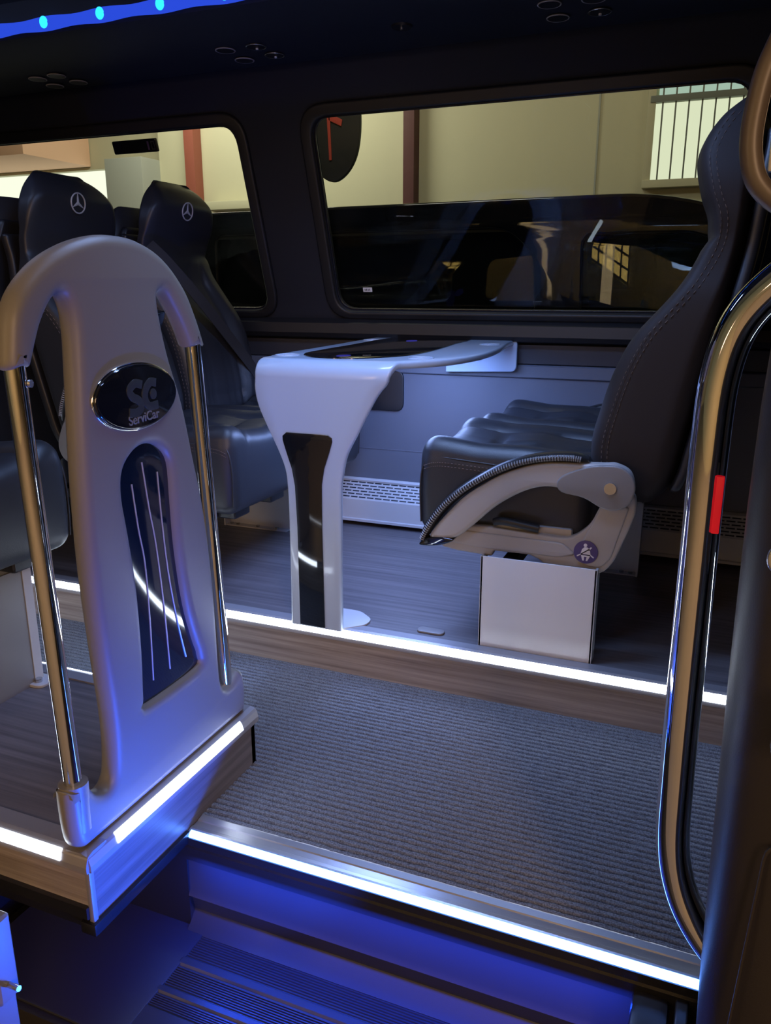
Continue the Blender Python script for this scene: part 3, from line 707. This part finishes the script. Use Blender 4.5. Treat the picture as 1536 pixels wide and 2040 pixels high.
    bk = soft('backrest', (0.22, 0.44, z1 - z0), 0.045, (16, 56, 96), fb, M['shellfab'] if frame == 'brown' else M['leather'], T)
    rot = Matrix.Translation((-0.1, 0, 0.45)) @ Matrix.Rotation(-recline, 4, 'Y') @ Matrix.Translation((0.1, 0, -0.45))
    bk.data.transform(rot)
    # double stitching following the wing edge on both sides
    for s in (-1, 1):
        bm = bmesh.new()
        for off in (0.026, 0.040):
            zz = [0.50 + i * 0.02 for i in range(26 if low else 43)]
            pts = [Vector((F(z) - off - 0.006, s * (Wd(z) + 0.0008 - 0.0 * off), z)) for z in zz]
            p = smoothpath(pts, 3)
            for i in range(0, len(p) - 1, 2): tube(bm, [p[i], p[i + 1]], 0.0008, 5)
        me_o = fin('stitching', bm, M['stitch'], bk); me_o.data.transform(rot)
    if logo:
        zc = 1.216 if low else 1.222; xf = F(zc) - 0.002
        bm = bmesh.new()
        Rg = 0.031
        pts = [Vector((0, Rg * cos(a), Rg * sin(a))) for a in [2 * pi * i / 40 for i in range(40)]]
        tube(bm, pts, 0.0024, 8, closed=True)
        for k in range(3):
            a = pi / 2 + k * 2 * pi / 3
            tip = Vector((0, Rg * cos(a), Rg * sin(a))); l = Vector((0, 0.0058 * cos(a + pi / 3 * 1), 0.0058 * sin(a + pi / 3))); r = Vector((0, 0.0058 * cos(a - pi / 3), 0.0058 * sin(a - pi / 3)))
            c = Vector((0, 0, 0)); up = Vector((0.0022, 0, 0))
            vs = [bm.verts.new(q) for q in (c + up, l, tip, r, l - up, tip - up, r - up, c - up)]
            bm.faces.new((vs[0], vs[1], vs[2])); bm.faces.new((vs[0], vs[2], vs[3])); bm.faces.new((vs[1], vs[4], vs[5], vs[2])); bm.faces.new((vs[2], vs[5], vs[6], vs[3])); bm.faces.new((vs[7], vs[5], vs[4])); bm.faces.new((vs[7], vs[6], vs[5]))
        o = fin('headrest_emblem', bm, M['logo'], T)
        o.data.transform(rot @ Matrix.Translation((xf + 0.005, 0, zc + 0.008)) @ Matrix.Rotation(radians(7), 4, 'Y'))
    if handle:
        s = aisle
        p = smoothpath([(-0.30, s * 0.165, 1.03), (-0.30, s * 0.195, 1.10), (-0.31, s * 0.205, 1.18), (-0.33, s * 0.195, 1.245), (-0.345, s * 0.160, 1.262), (-0.335, s * 0.12, 1.235)], 6)
        o = tubeo('shoulder_handle', p, 0.022, M['black'], T, seg=14); o.data.transform(rot)
        o = tubeo('handle_clip', [rot @ Vector((-0.29, s * 0.185, 1.15)), rot @ Vector((-0.287, s * 0.186, 1.165))], 0.007, M['steel'], T, seg=10)
    # rear hard shell
    def fs(p):
        z = 0.46 + (p.z + 0.42) * (0.80 if low else 1.0); h = p.x / 0.02; w = Wd(z) * 0.93
        return Vector((B(z) - 0.004 + p.x, p.y / 0.2 * w, z))
    sh = soft('back_shell', (0.03, 0.40, 0.84), 0.013, (4, 20, 40), fs, M['black'], T); sh.data.transform(rot)
    if arm:
        # side frame plate on the aisle side: (X, z)
        y = arm * 0.240
        pts = [(0.385, 0.268), (0.345, 0.333), (0.25, 0.338), (0.03, 0.330), (-0.015, 0.372), (-0.045, 0.445), (-0.118, 0.470), (-0.125, 0.42), (-0.108, 0.36), (-0.082, 0.285), (-0.060, 0.252), (-0.034, 0.240), (0.088, 0.246), (0.108, 0.262), (0.135, 0.273), (0.232, 0.272), (0.238, 0.256), (0.34, 0.260)]
        fr = plate('side_frame', [rounded(pts, [.012, .012, .02, .03, .02, .02, .03, .02, .02, .02, .015, .015, .008, .008, .006, .005, .005, .02])], 'xz', y, 0.030, 0.007, M['armgrey'], T, res=3)
        plate('frame_rib', [rounded([(0.36, 0.286), (0.33, 0.322), (0.05, 0.318), (0.015, 0.29), (0.06, 0.277), (0.3, 0.279)], 0.012)], 'xz', y + arm * 0.014, 0.012, 0.005, M['armgrey'], fr)
        plate('frame_strut', [rounded([(0.005, 0.322), (-0.030, 0.40), (-0.045, 0.445), (-0.108, 0.43), (-0.072, 0.29), (-0.048, 0.262), (-0.01, 0.262)], 0.012)], 'xz', y + arm * 0.014, 0.012, 0.005, M['armgrey'], fr)
        o = boxo('adjuster_rail', (0.03, 0.24, min(arm * 0.212, arm * 0.238), max(arm * 0.212, arm * 0.238), 0.325, 0.352), M['alu'], fr, bev=0.008, seg=3)
        lv = tubeo('recline_lever', smoothpath([(0.235, arm * 0.252, 0.352), (0.21, arm * 0.254, 0.358), (0.15, arm * 0.254, 0.352), (0.115, arm * 0.252, 0.347)], 6), 0.011, M['black'], T, seg=12)
    if frame:
        # under-seat pan
        boxo('seat_pan', (-0.02, 0.36, -0.20, 0.20, 0.262, 0.302), M['black'], T, bev=0.01)
        for yy in (-0.11, 0.11):
            boxo('pan_foot', (0.30, 0.42, yy - 0.045, yy + 0.045, 0.260, 0.298), M['black'], T, bev=0.012, seg=3)
    if stickr:
        y = aisle * 0.2622
        st = plate('seat_belt_sticker', [ell(-0.010, 0.302, 0.0305, 0.0305, 40)], 'xz', y, 0.0026, 0.0004, M['sticker'], T)
        def sp(pts, mat, d=0.0016): plate('pictogram', [[(-0.010 - a * 0.00095, 0.302 + b * 0.00095) for a, b in pts]], 'xz', y + aisle * d, 0.0008, 0.0001, M[mat], st, res=1)
        sp([(-1.5 + 4.8 * cos(t), 19.5 + 4.8 * sin(t)) for t in [2 * pi * i / 20 for i in range(20)]], 'stickerwhite')
        sp([(-4, 14), (4, 14), (10, 10), (13, -4), (12, -7), (-12, -7), (-13, -4), (-10, 8)], 'stickerwhite')
        sp([(-12, -9), (12, -9), (11, -13), (6, -24), (1.5, -24), (3.5, -13), (-3.5, -13), (-3, -24), (-7.5, -24)], 'stickerwhite')
        sp([(-13, -5), (-12, -8), (-22, -14), (-23, -11)], 'stickerwhite'); sp([(13, -5), (12, -8), (21, -15), (23, -12)], 'stickerwhite')
        sp([(5, 8), (9, 5), (16, 14), (13, 16)], 'stickerwhite')
        sp([(-13, -5), (-11, -7), (8, 7), (6, 9)], 'black', 0.0022); sp([(-13, -5.5), (13, -6.5), (13, -9), (0, -6.8), (-13, -7.5)], 'black', 0.0022)
    if arm:
        s = arm; y = s * 0.272
        A = thing('arm_tmp', '', '', (0, 0, 0)); 
        for k in ('label', 'category'): del A[k]
        A.name = 'armrest'
        A.parent = T
        PV = Vector((-0.063, 0, 0.483))
        body = [(0.402, 0.300), (0.385, 0.336), (0.345, 0.385), (0.305, 0.427), (0.255, 0.464), (0.205, 0.495), (0.150, 0.518), (0.095, 0.532), (0.03, 0.536), (-0.04, 0.5385), (-0.070, 0.540),
                (-0.105, 0.523), (-0.118, 0.483), (-0.105, 0.448), (-0.066, 0.428), (-0.03, 0.442), (0.012, 0.459), (0.07, 0.470), (0.112, 0.467), (0.160, 0.448), (0.220, 0.408), (0.275, 0.355), (0.315, 0.318), (0.345, 0.304)]
        def rotp(m):
            mm = Matrix.Translation(PV) @ Matrix.Rotation(-arm_raise, 4, 'Y') @ Matrix.Translation(-PV)
            m.data.transform(mm); m.parent = A; return m
        rotp(plate('arm_body', [sm2(body, 4)], 'xz', y, 0.044, 0.012, M['armgrey'], A, res=4))
        hub = [(-0.120 + 0.0, 0.483)] 
        rotp(plate('arm_hub', [sm2([(0.05, 0.507), (0.0, 0.530), (-0.045, 0.538), (-0.085, 0.536), (-0.112, 0.515), (-0.121, 0.483), (-0.110, 0.447), (-0.080, 0.428), (-0.045, 0.430), (0.00, 0.452), (0.055, 0.462), (0.068, 0.485)], 4)], 'xz', y + s * 0.020, 0.014, 0.005, M['armdark'], A, res=3))
        rotp(cylo('pivot_cap', (PV.x, y + s * 0.029, PV.z), (0, 1, 0), 0.0145, 0.012, M['steel'], A, seg=28))
        # pad
        pc = [(0.428, 0.284), (0.408, 0.330), (0.372, 0.384), (0.325, 0.432), (0.270, 0.473), (0.215, 0.505), (0.155, 0.530), (0.095, 0.544), (0.035, 0.549), (-0.005, 0.545)]
        cp = smoothpath([(a, y, b) for a, b in pc], 10)
        bm = bmesh.new(); N = len(cp); rows = []
        for i, p in enumerate(cp):
            d = (cp[min(i + 1, N - 1)] - cp[max(i - 1, 0)]).normalized(); nn = Vector((-d.z, 0, d.x)); nn = nn if nn.z > 0 else -nn
            taper = min(1, (i + 1.2) / 9) * min(1, (N - i) / 10)
            hw = 0.027 * (0.45 + 0.55 * taper); hh = 0.0125 * (0.35 + 0.65 * taper)
            rows.append([bm.verts.new(p + Vector((0, cos(a), 0)) * hw + nn * (sin(a) * hh)) for a in [2 * pi * k / 20 for k in range(20)]])
        for a, b in zip(rows, rows[1:]):
            for k in range(20): bm.faces.new((a[k], a[(k + 1) % 20], b[(k + 1) % 20], b[k]))
        bm.faces.new(rows[0][::-1]); bm.faces.new(rows[-1])
        pad = rotp(fin('arm_pad', bm, M['pad'], A, smooth=60))
        # ribbed lacing along the outer side of the pad
        bm = bmesh.new()
        cp2 = smoothpath([(a, y, b) for a, b in pc], 9)
        for i in range(3, len(cp2) - 5, 1):
            p = cp2[i]; d = (cp2[i + 1] - cp2[i - 1]).normalized(); nn = Vector((-d.z, 0, d.x)); nn = nn if nn.z > 0 else -nn
            q = [p + Vector((0, s * 0.0225, 0)) + nn * 0.0065, p + Vector((0, s * 0.0280, 0)) + nn * 0.0005, p + Vector((0, s * 0.0245, 0)) - nn * 0.006]
            tube(bm, q, 0.0019, 6)
        lac = rotp(fin('pad_lacing', bm, M['armdark'], A)); 
        lac.parent = A
        # tip trim
        rotp(plate('arm_tip', [sm2([(0.432, 0.278), (0.41, 0.300), (0.37, 0.306), (0.335, 0.303), (0.352, 0.290), (0.39, 0.279)], 4)], 'xz', y, 0.046, 0.004, M['gloss'], A))
    if belt:
        s = belt
        bm = bmesh.new()
        cp = smoothpath([(-0.20, s * 0.215, 1.10), (-0.155, s * 0.18, 1.045), (-0.09, s * 0.08, 0.92), (-0.055, -s * 0.06, 0.78), (-0.02, -s * 0.17, 0.66), (0.0, -s * 0.235, 0.58)], 8)
        rows = []
        for i, p in enumerate(cp):
            d = (cp[min(i + 1, len(cp) - 1)] - cp[max(i - 1, 0)]).normalized()
            a = d.cross(Vector((1, 0, 0))).normalized() * 0.024; n_ = Vector((0.0015, 0, 0))
            rows.append([bm.verts.new(q + Vector((0.012, 0, 0))) for q in (p - a - n_, p + a - n_, p + a + n_, p - a + n_)])
        for a, b in zip(rows, rows[1:]):
            for k in range(4): bm.faces.new((a[k], a[(k + 1) % 4], b[(k + 1) % 4], b[k]))
        bm.faces.new(rows[0]); bm.faces.new(rows[-1])
        o = fin('seat_belt', bm, M['belt'], T, smooth=30); o.data.transform(rot)
    return T

def base_frame(name, label, x_off, flip, yA=1.985, yW=2.762, wallx=None):
    """legs of a twin seat: a folded plate on the aisle side and one at the wall side with a crossbeam; X runs forward"""
    T = thing(name, label, 'seat base', (x_off, 0, 0), pi if flip else 0, 'painted steel seat bases on the raised floor')
    s = -1 if flip else 1
    def yy(a, b): return (min(s * a, s * b), max(s * a, s * b))
    a = yy(yA, yA + 0.004)
    lg = boxo('base_leg', (-0.045, 0.262, *yy(yA, yA + 0.006), 0.0, 0.262), M['palepaint'], T, bev=0.002)
    boxo('leg_flange', (-0.045, -0.039, *yy(yA, yA + 0.05), 0.0, 0.262), M['greypaint'], lg)
    boxo('leg_flange', (0.256, 0.262, *yy(yA, yA + 0.05), 0.0, 0.262), M['greypaint'], lg)
    lg = boxo('base_leg', (-0.09, 0.20, *yy(yW, yW + 0.006), 0.0, 0.262), M['greypaint'], T, bev=0.002)
    boxo('leg_flange', (-0.09, -0.084, *yy(yW, yW - 0.04), 0.0, 0.262), M['greypaint'], lg)
    boxo('leg_flange', (-0.09, 0.20, *yy(yW, yW - 0.035), 0.0, 0.004), M['greypaint'], lg)
    for k in (-0.065, -0.035, 0.06, 0.15): cylo('bolt', (k, s * (yW - 0.02), 0.007), (0, 0, 1), 0.008, 0.008, M['steel'], lg, seg=8)
    for X in (0.05, 0.19): boxo('crossbeam', (X - 0.018, X + 0.018, *yy(yA + 0.01, 2.90), 0.222, 0.256), M['black'], T, bev=0.003)
    return T

base_frame('seat_base', 'light grey steel base under the two right hand seats', -0.28, True)
base_frame('seat_base', 'light grey steel base under the two seats left of the table', -1.76, False)
G = 'black leather passenger seats'
def put(T, x, y, flip):
    T.location = (x, y, 0); T.rotation_euler = (0, 0, pi if flip else 0)
put(make_seat('passenger_seat', 'high backed black seat at right with grey curved armrest and belt sticker', 'seat', 1, arm=1, stickr=True, frame='brown', logo=False, handle=False, group=G), -0.28, 2.262, True)
put(make_seat('passenger_seat', 'black leather window seat at right beyond the seat with the sticker', 'seat', 1, arm=-1, logo=False, handle=False, group=G), -0.255, 2.735, True)
put(make_seat('passenger_seat', 'black aisle seat left of the table with emblem on the taller headrest', 'seat', -1, arm=-1, arm_raise=radians(72), recline=radians(3), low=True, handle=False, group=G), -1.762, 2.190, False)
put(make_seat('passenger_seat', 'black window seat left of the table with emblem and shoulder belt', 'seat', -1, arm=None, recline=radians(-3.2), low=True, belt=-1, handle=False, group=G), -1.752, 2.652, False)
def put2(T, x, y, z):
    put(T, x, y, True); T.location.z = z
put2(make_seat('passenger_seat', 'black seat back showing behind the window seat headrest at left', 'seat', 1, logo=False, handle=False, group=G), -2.40, 2.640, -0.13)
put2(make_seat('passenger_seat', 'black seat back at the far left edge behind the taller headrest', 'seat', 1, logo=False, handle=False, group=G), -2.50, 2.175, -0.135)

# near seat on the left platform, only its cushion front shows
ns = make_seat('passenger_seat', 'dark seat cushion behind the near chrome pole at the left edge', 'seat', -1, arm=None, frame=True, group=G)
ns.location = (-1.90, 1.245, 0.045); ns.rotation_euler = (0, 0, 0)
T = thing('seat_base', 'dark grey folded steel seat leg at the left edge behind the chrome pole', 'seat base', (-1.50, 1.25, 0))
lg = boxo('base_leg', (-0.006, 0.0, -0.26, 0.098, 0.0, 0.305), M['armdark'], T, bev=0.001)
boxo('leg_flange', (-0.028, 0.002, 0.098, 0.124, 0.0, 0.305), M['greypaint'], lg)
boxo('leg_side', (-0.25, -0.006, 0.120, 0.126, 0.0, 0.305), M['greypaint'], T)
plate('foot_plate', [rrect(-0.05, 0.035, 0.08, 0.14, 0.02)], 'xy', 0.004, 0.008, 0.002, M['greypaint'], T)
cylo('bolt', (0.01, 0.10, 0.012), (0, 0, 1), 0.009, 0.01, M['steel'], T, seg=8)

# ------------------------------------------------------------------ chrome grab rail at the door, pillar, trims
T = thing('door_grab_rail', 'large bent chrome grab rail on the right side of the door', 'grab rail', (-0.012, 1.05, 0.5))
p = smoothpath([(0.30, 0.97, 1.02), (0.20, 0.99, 1.015), (0.110, 1.01, 1.000), (0.056, 1.03, 0.962), (0.018, 1.045, 0.915), (0.001, 1.05, 0.85), (-0.002, 1.05, 0.75), (-0.001, 1.05, 0.60), (0.0, 1.05, 0.45), (0.002, 1.05, 0.30), (0.006, 1.05, 0.20), (0.020, 1.048, 0.135), (0.046, 1.04, 0.085), (0.085, 1.03, 0.045), (0.14, 1.02, 0.02), (0.25, 1.00, 0.01)], 8)
sub(tubeo('rail_tube', p, 0.0230, M['chrome'], T, seg=40), T)
sub(boxo('red_reflection_strip', (0.010, 0.019, 1.0265, 1.036, 0.660, 0.732), M['red'], T, bev=0.002), T)  # red strip added on the tube in place of a reflection

# door pillar: rounded vertical trim
T = thing('door_pillar', 'brown black door pillar trim with latch parts at the right edge', 'pillar', (0.15, 0.93, 0.4))
def pillar():
    prof = rounded([(0.042, 0.93), (0.060, 0.885), (0.115, 0.86), (0.30, 0.86), (0.30, 1.0), (0.10, 1.0), (0.055, 0.985)], [0.02, 0.03, 0.02, 0.0, 0, 0.02, 0.03])
    bm = bmesh.new(); rows = []
    for (z, dx) in ((-0.72, 0.028), (-0.3, 0.020), (0.0, 0.0145), (0.11, 0.010), (0.35, 0.004), (0.54, 0.0), (0.72, -0.002), (0.83, -0.001), (0.95, 0.004), (1.05, 0.02), (1.7, 0.05)):
        rows.append([bm.verts.new((x + dx, y, z)) for x, y in prof])
    n = len(prof)
    for a, b in zip(rows, rows[1:]):
        for k in range(n): bm.faces.new((a[k], a[(k + 1) % n], b[(k + 1) % n], b[k]))
    bm.faces.new(rows[0][::-1]); bm.faces.new(rows[-1])
    return fin('pillar_trim', bm, M['pillar'], T, smooth=50)
sub(pillar(), T)
sub(boxo('pillar_inner_panel', (0.076, 0.60, 1.02, 1.06, -0.60, 1.7), M['black'], T, bev=0.01), T)
sub(plate('latch_cover', [rounded([(0.058, 0.60), (0.058, 0.70), (0.075, 0.74), (0.075, 0.58)], 0.01)], 'xz', 1.0, 0.03, 0.004, M['black'], T), T)
sub(tubeo('latch_ring', [Vector((0.074 + 0.0085 * cos(a), 0.853, 0.690 + 0.0125 * sin(a))) for a in [2 * pi * i / 24 for i in range(24)]], 0.003, M['steel'], T, seg=8, closed=True), T)
l = sub(boxo('latch_plate', (0.090, 0.14, 0.846, 0.862, 0.475, 0.545), M['steel'], T, bev=0.006), T)
for zz in (0.495, 0.528): sub(cylo('latch_screw', (0.098, 0.845, zz), (0, 1, 0), 0.005, 0.006, M['black'], l, seg=12), T)
sub(plate('pillar_recess', [rounded([(0.085, 0.05), (0.145, 0.08), (0.16, 0.35), (0.10, 0.37)], 0.03), rounded([(0.088, 0.054), (0.142, 0.083), (0.157, 0.347), (0.103, 0.366)], 0.028)], 'xz', 0.858, 0.004, 0.0008, M['pillar'], T), T)

# partition behind the door rail (right of the aisle)
T = thing('side_partition', 'dark partition panel standing behind the chrome door rail', 'partition', (0.25, 1.6, 0))
sub(plate('partition_panel', [rounded([(1.45, 0.0), (1.90, 0.0), (1.90, 1.0), (1.45, 0.62)], 0.03)], 'yz', 0.30, 0.03, 0.006, M['wallfab'], T), T)

# upper grab handle on the pillar
T = thing('pillar_grab_handle', 'brown grey moulded loop handle in the upper right corner', 'handle', (0.08, 0.85, 1.1))
p = smoothpath([(0.10, 0.85, 1.215), (0.038, 0.85, 1.185), (0.014, 0.85, 1.145), (0.0055, 0.85, 1.10), (0.0065, 0.85, 1.065), (0.018, 0.85, 1.038), (0.048, 0.85, 1.018), (0.11, 0.85, 1.003), (0.17, 0.85, 1.04), (0.19, 0.85, 1.12), (0.17, 0.85, 1.2)], 8, closed=True)
sub(tubeo('handle_loop', p, 0.0098, M['handlebrown'], T, seg=20, closed=True), T)
sub(boxo('handle_plate', (0.022, 0.034, 0.878, 0.886, 1.055, 1.135), M['silver'], T, bev=0.003), T)

# latch fitting at the far left of the step
T = thing('door_latch_fitting', 'silver latch fitting with pin at the lower left edge', 'latch', (-0.925, 0.70, -0.06))
for o in (boxo('latch_body', (-0.050, 0.012, -0.02, 0.02, -0.05, 0.10), M['armdark'], T, bev=0.012, seg=3), boxo('latch_foot', (-0.05, 0.0, -0.02, 0.02, -0.16, -0.045), M['armdark'], T, bev=0.008, seg=3)): pass
tubeo('latch_pin', [Vector((0.0, 0, -0.02)), Vector((0.036, -0.004, -0.014))], 0.0045, M['steel'], T, seg=12)

# ------------------------------------------------------------------ the hall outside
GZ = -0.75
struct(boxo('floor', (-16, 12, -6.0, 7.6, GZ - 0.1, GZ), M['hallfloor']))
struct(boxo('wall_far', (-5.65, 12, 7.5, 7.7, GZ, 4.6), M['hallwall']))
struct(boxo('wall_far', (-16, -5.65, 7.9, 8.1, 2.27, 4.6), M['hallwall']))
struct(boxo('wall_near', (-16, 12, -6.2, -6.0, GZ, 4.6), M['hallwall']))
struct(boxo('wall_left', (-16.2, -16, -6.2, 8.0, GZ, 4.6), M['hallwall']))
struct(boxo('wall_right', (12, 12.2, -6.2, 8.0, GZ, 4.6), M['hallwall']))
struct(boxo('ceiling', (-16, 12, -6.2, 8.0, 4.6, 4.8), M['hallgrey']))
struct(boxo('window_4', (-16, -6.1, 8.0, 8.05, GZ, 2.30), M['daylight']))
tag(boxo('steel_column', (-5.235, -5.12, 7.36, 7.5, GZ, 4.6), M['hallcol'], bev=0.004), 'red brown steel column outside the left window', 'column', 'hall columns')
tag(boxo('steel_column', (-2.86, -2.755, 7.36, 7.5, GZ, 4.6), M['hallcoldark'], bev=0.004), 'dark red steel column outside the large window', 'column', 'hall columns')
tag(boxo('wall_pier', (-6.12, -5.65, 7.2, 7.9, GZ, 2.25), M['hallgrey'], bev=0.01), 'grey boxed pier beside the bright opening outside the left window', 'pier')
tag(boxo('peach_soffit', (-9.5, -6.9, 6.9, 7.89, 2.30, 2.62), M['soffit'], bev=0.01), 'peach coloured soffit at the far left outside the left window', 'soffit')
tag(boxo('wall_ledge', (-5.0, -4.2, 7.30, 7.5, 1.72, 1.80), M['hallwall'], bev=0.01), 'pale ledge low on the hall wall above the parked van', 'ledge')
struct(boxo('trim_11', (-1.16, -1.145, 7.49, 7.5, GZ, 4.6), M['hallgrey']))
# barred window
T = thing('barred_window', 'bright barred window high on the hall wall at the upper right', 'window', (-0.05, 7.45, 1.82))
sub(boxo('lower_pane', (-0.70, 0.62, 7.47, 7.49, 1.82, 2.40), M['windowlit'], T), T)
sub(boxo('upper_pane', (-0.68, 0.62, 7.47, 7.49, 2.46, 3.1), M['windowlit2'], T), T)
sub(boxo('transom', (-0.74, 0.66, 7.43, 7.49, 2.405, 2.455), M['bar'], T, bev=0.004), T)
sub(boxo('window_surround', (-0.76, -0.70, 7.44, 7.5, 1.78, 3.1), M['hallwall'], T, bev=0.004), T)
sub(boxo('window_sill', (-0.76, 0.66, 7.42, 7.5, 1.76, 1.82), M['hallwall'], T, bev=0.004), T)
for k in range(13):
    x = -0.645 + k * 0.1
    sub(boxo('bar', (x - 0.006, x + 0.006, 7.448, 7.462, 1.82, 3.1), M['bar'], T), T)

# gold glowing panel with bars, added behind the camera, mirrored in the van
T = thing('gold_reflection_panel', 'added gold glowing panel with bars, mirrored in the side of the parked black van', 'window', (-3.5, -5.95, 1.5))
sub(boxo('glow_panel', (-4.35, -2.85, -5.99, -5.97, 1.58, 2.55), M['goldlit'], T), T)
for k in range(6): sub(boxo('bar', (-4.35 + k * 0.3 - .03, -4.35 + k * 0.3 + .03, -5.96, -5.93, 1.55, 2.58), M['bar'], T), T)
for zz in (1.58, 1.85, 2.12, 2.40): sub(boxo('bar', (-4.4, -2.8, -5.93, -5.90, zz - .025, zz + .025), M['bar'], T), T)
# hanging dark sign
T = thing('hanging_sign', 'dark oval hanging sign with red strokes outside the large window', 'sign', (-2.40, 5.0, 1.95))
sub(plate('sign_panel', [sm2([(-2.41, 1.612), (-2.32, 1.66), (-2.255, 1.76), (-2.228, 1.90), (-2.232, 2.05), (-2.28, 2.20), (-2.40, 2.28), (-2.52, 2.20), (-2.575, 2.05), (-2.59, 1.90), (-2.57, 1.75), (-2.50, 1.65)], 5)], 'xz', 5.0, 0.03, 0.004, M['signblk'], T), T)
sub(plate('sign_stroke', [[(-2.458, 2.13), (-2.436, 2.13), (-2.422, 1.742), (-2.440, 1.742)]], 'xz', 4.982, 0.006, 0.001, M['signred'], T), T)
sub(plate('sign_stroke', [[(-2.440, 2.020), (-2.345, 1.972), (-2.352, 1.935), (-2.440, 1.975)]], 'xz', 4.982, 0.006, 0.001, M['signred'], T), T)
sub(tubeo('sign_cord', [Vector((-2.40, 5.0, 2.26)), Vector((-2.40, 5.0, 4.6))], 0.004, M['bar'], T, seg=6), T)

# black van parked alongside
def van():
    T = thing('parked_van', 'black van parked outside beyond the windows', 'van', (-1.4, 5.2, GZ))
    x0, x1, y0, y1 = -3.7, 0.75, 4.45, 6.1
    zr = 1.40; belt = 0.74
    front = [(x0, GZ + 0.3), (x1, GZ + 0.3), (x1 + .25, 0.55), (x1 - 0.10, 0.78), (x1 - 0.62, 1.28), (x1 - 1.1, zr + 0.015), (x0 + 0.3, zr + 0.0), (x0, zr - 0.18)]
    side = rounded(front, [.05, .1, .2, .1, .25, .5, .25, .1])
    w1 = rounded([(-2.95, belt), (-0.96, belt), (-0.98, 1.12), (-1.12, 1.26), (-2.95, 1.26)], [.06, .04, .05, .12, .06])
    w2 = rounded([(-0.76, 0.70), (0.45, 0.70), (0.0, 1.16), (-0.25, 1.225), (-0.72, 1.225)], [.08, .05, .1, .06, .05])
    w2 = rounded([(-0.70, 0.70), (0.50, 0.70), (0.08, 1.12), (-0.20, 1.215), (-0.72, 1.215)], [.08, .05, .1, .06, .05])
    for y, nm in ((y0, 'near_side'), (y1, 'far_side')):
        sub(plate('van_side', [side, w1, w2], 'xz', y, 0.05, 0.018, M['vanblack'], T, res=4), T)
        a = sub(plate('side_glass', [w1], 'xz', y, 0.006, 0.001, M['vanglassdark'], T), T)
        a = sub(plate('side_glass', [w2], 'xz', y, 0.006, 0.001, M['vanglass'], T), T)
    # roof skin
    prof = [(y0 - 0.02, zr - 0.10), (y0 + 0.01, zr - 0.02), (y0 + 0.10, zr + 0.03), (y0 + 0.5, zr + 0.06), (5.27, zr + 0.07), (y1 - 0.5, zr + 0.06), (y1 - 0.10, zr + 0.03), (y1 + 0.02, zr - 0.10), (y1 - 0.04, zr - 0.10), (5.27, zr + 0.02), (y0 + 0.04, zr - 0.10)]
    prof = [(a, b - 0.055) for a, b in prof]
    sub(profile('roof', prof, 'x', x0 + 0.2, x1 - 1.15, M['vanblack'], T, smooth=60), T)
    # seats inside, seen through the glass
    for yy in (4.9, 5.65):
        def fz(p): return Vector((0.02 - 0.18 * (p.z + 0.25), yy + p.y, 0.75 + p.z))
        sub(soft('van_seat', (0.14, 0.46, 0.66), 0.06, (6, 10, 16), fz, M['black'], T), T)
    sub(plate('b_pillar_trim', [rounded([(-0.80, 0.66), (-0.66, 0.66), (-0.72, 1.24), (-0.82, 1.24)], 0.02)], 'xz', 4.50, 0.04, 0.01, M['black'], T), T)
    for xx in (x0 + 0.8, x1 - 0.5):
        for yy in (y0 + .12, y1 - .12):
            w = sub(cylo('wheel', (xx, yy, GZ + 0.34), (0, 1, 0), 0.34, 0.22, M['rubber'], T, seg=40), T)
    sub(boxo('underbody', (x0 + .1, x1 - .1, y0 + .05, y1 - .05, GZ + 0.28, GZ + 0.42), M['black'], T), T)
van()
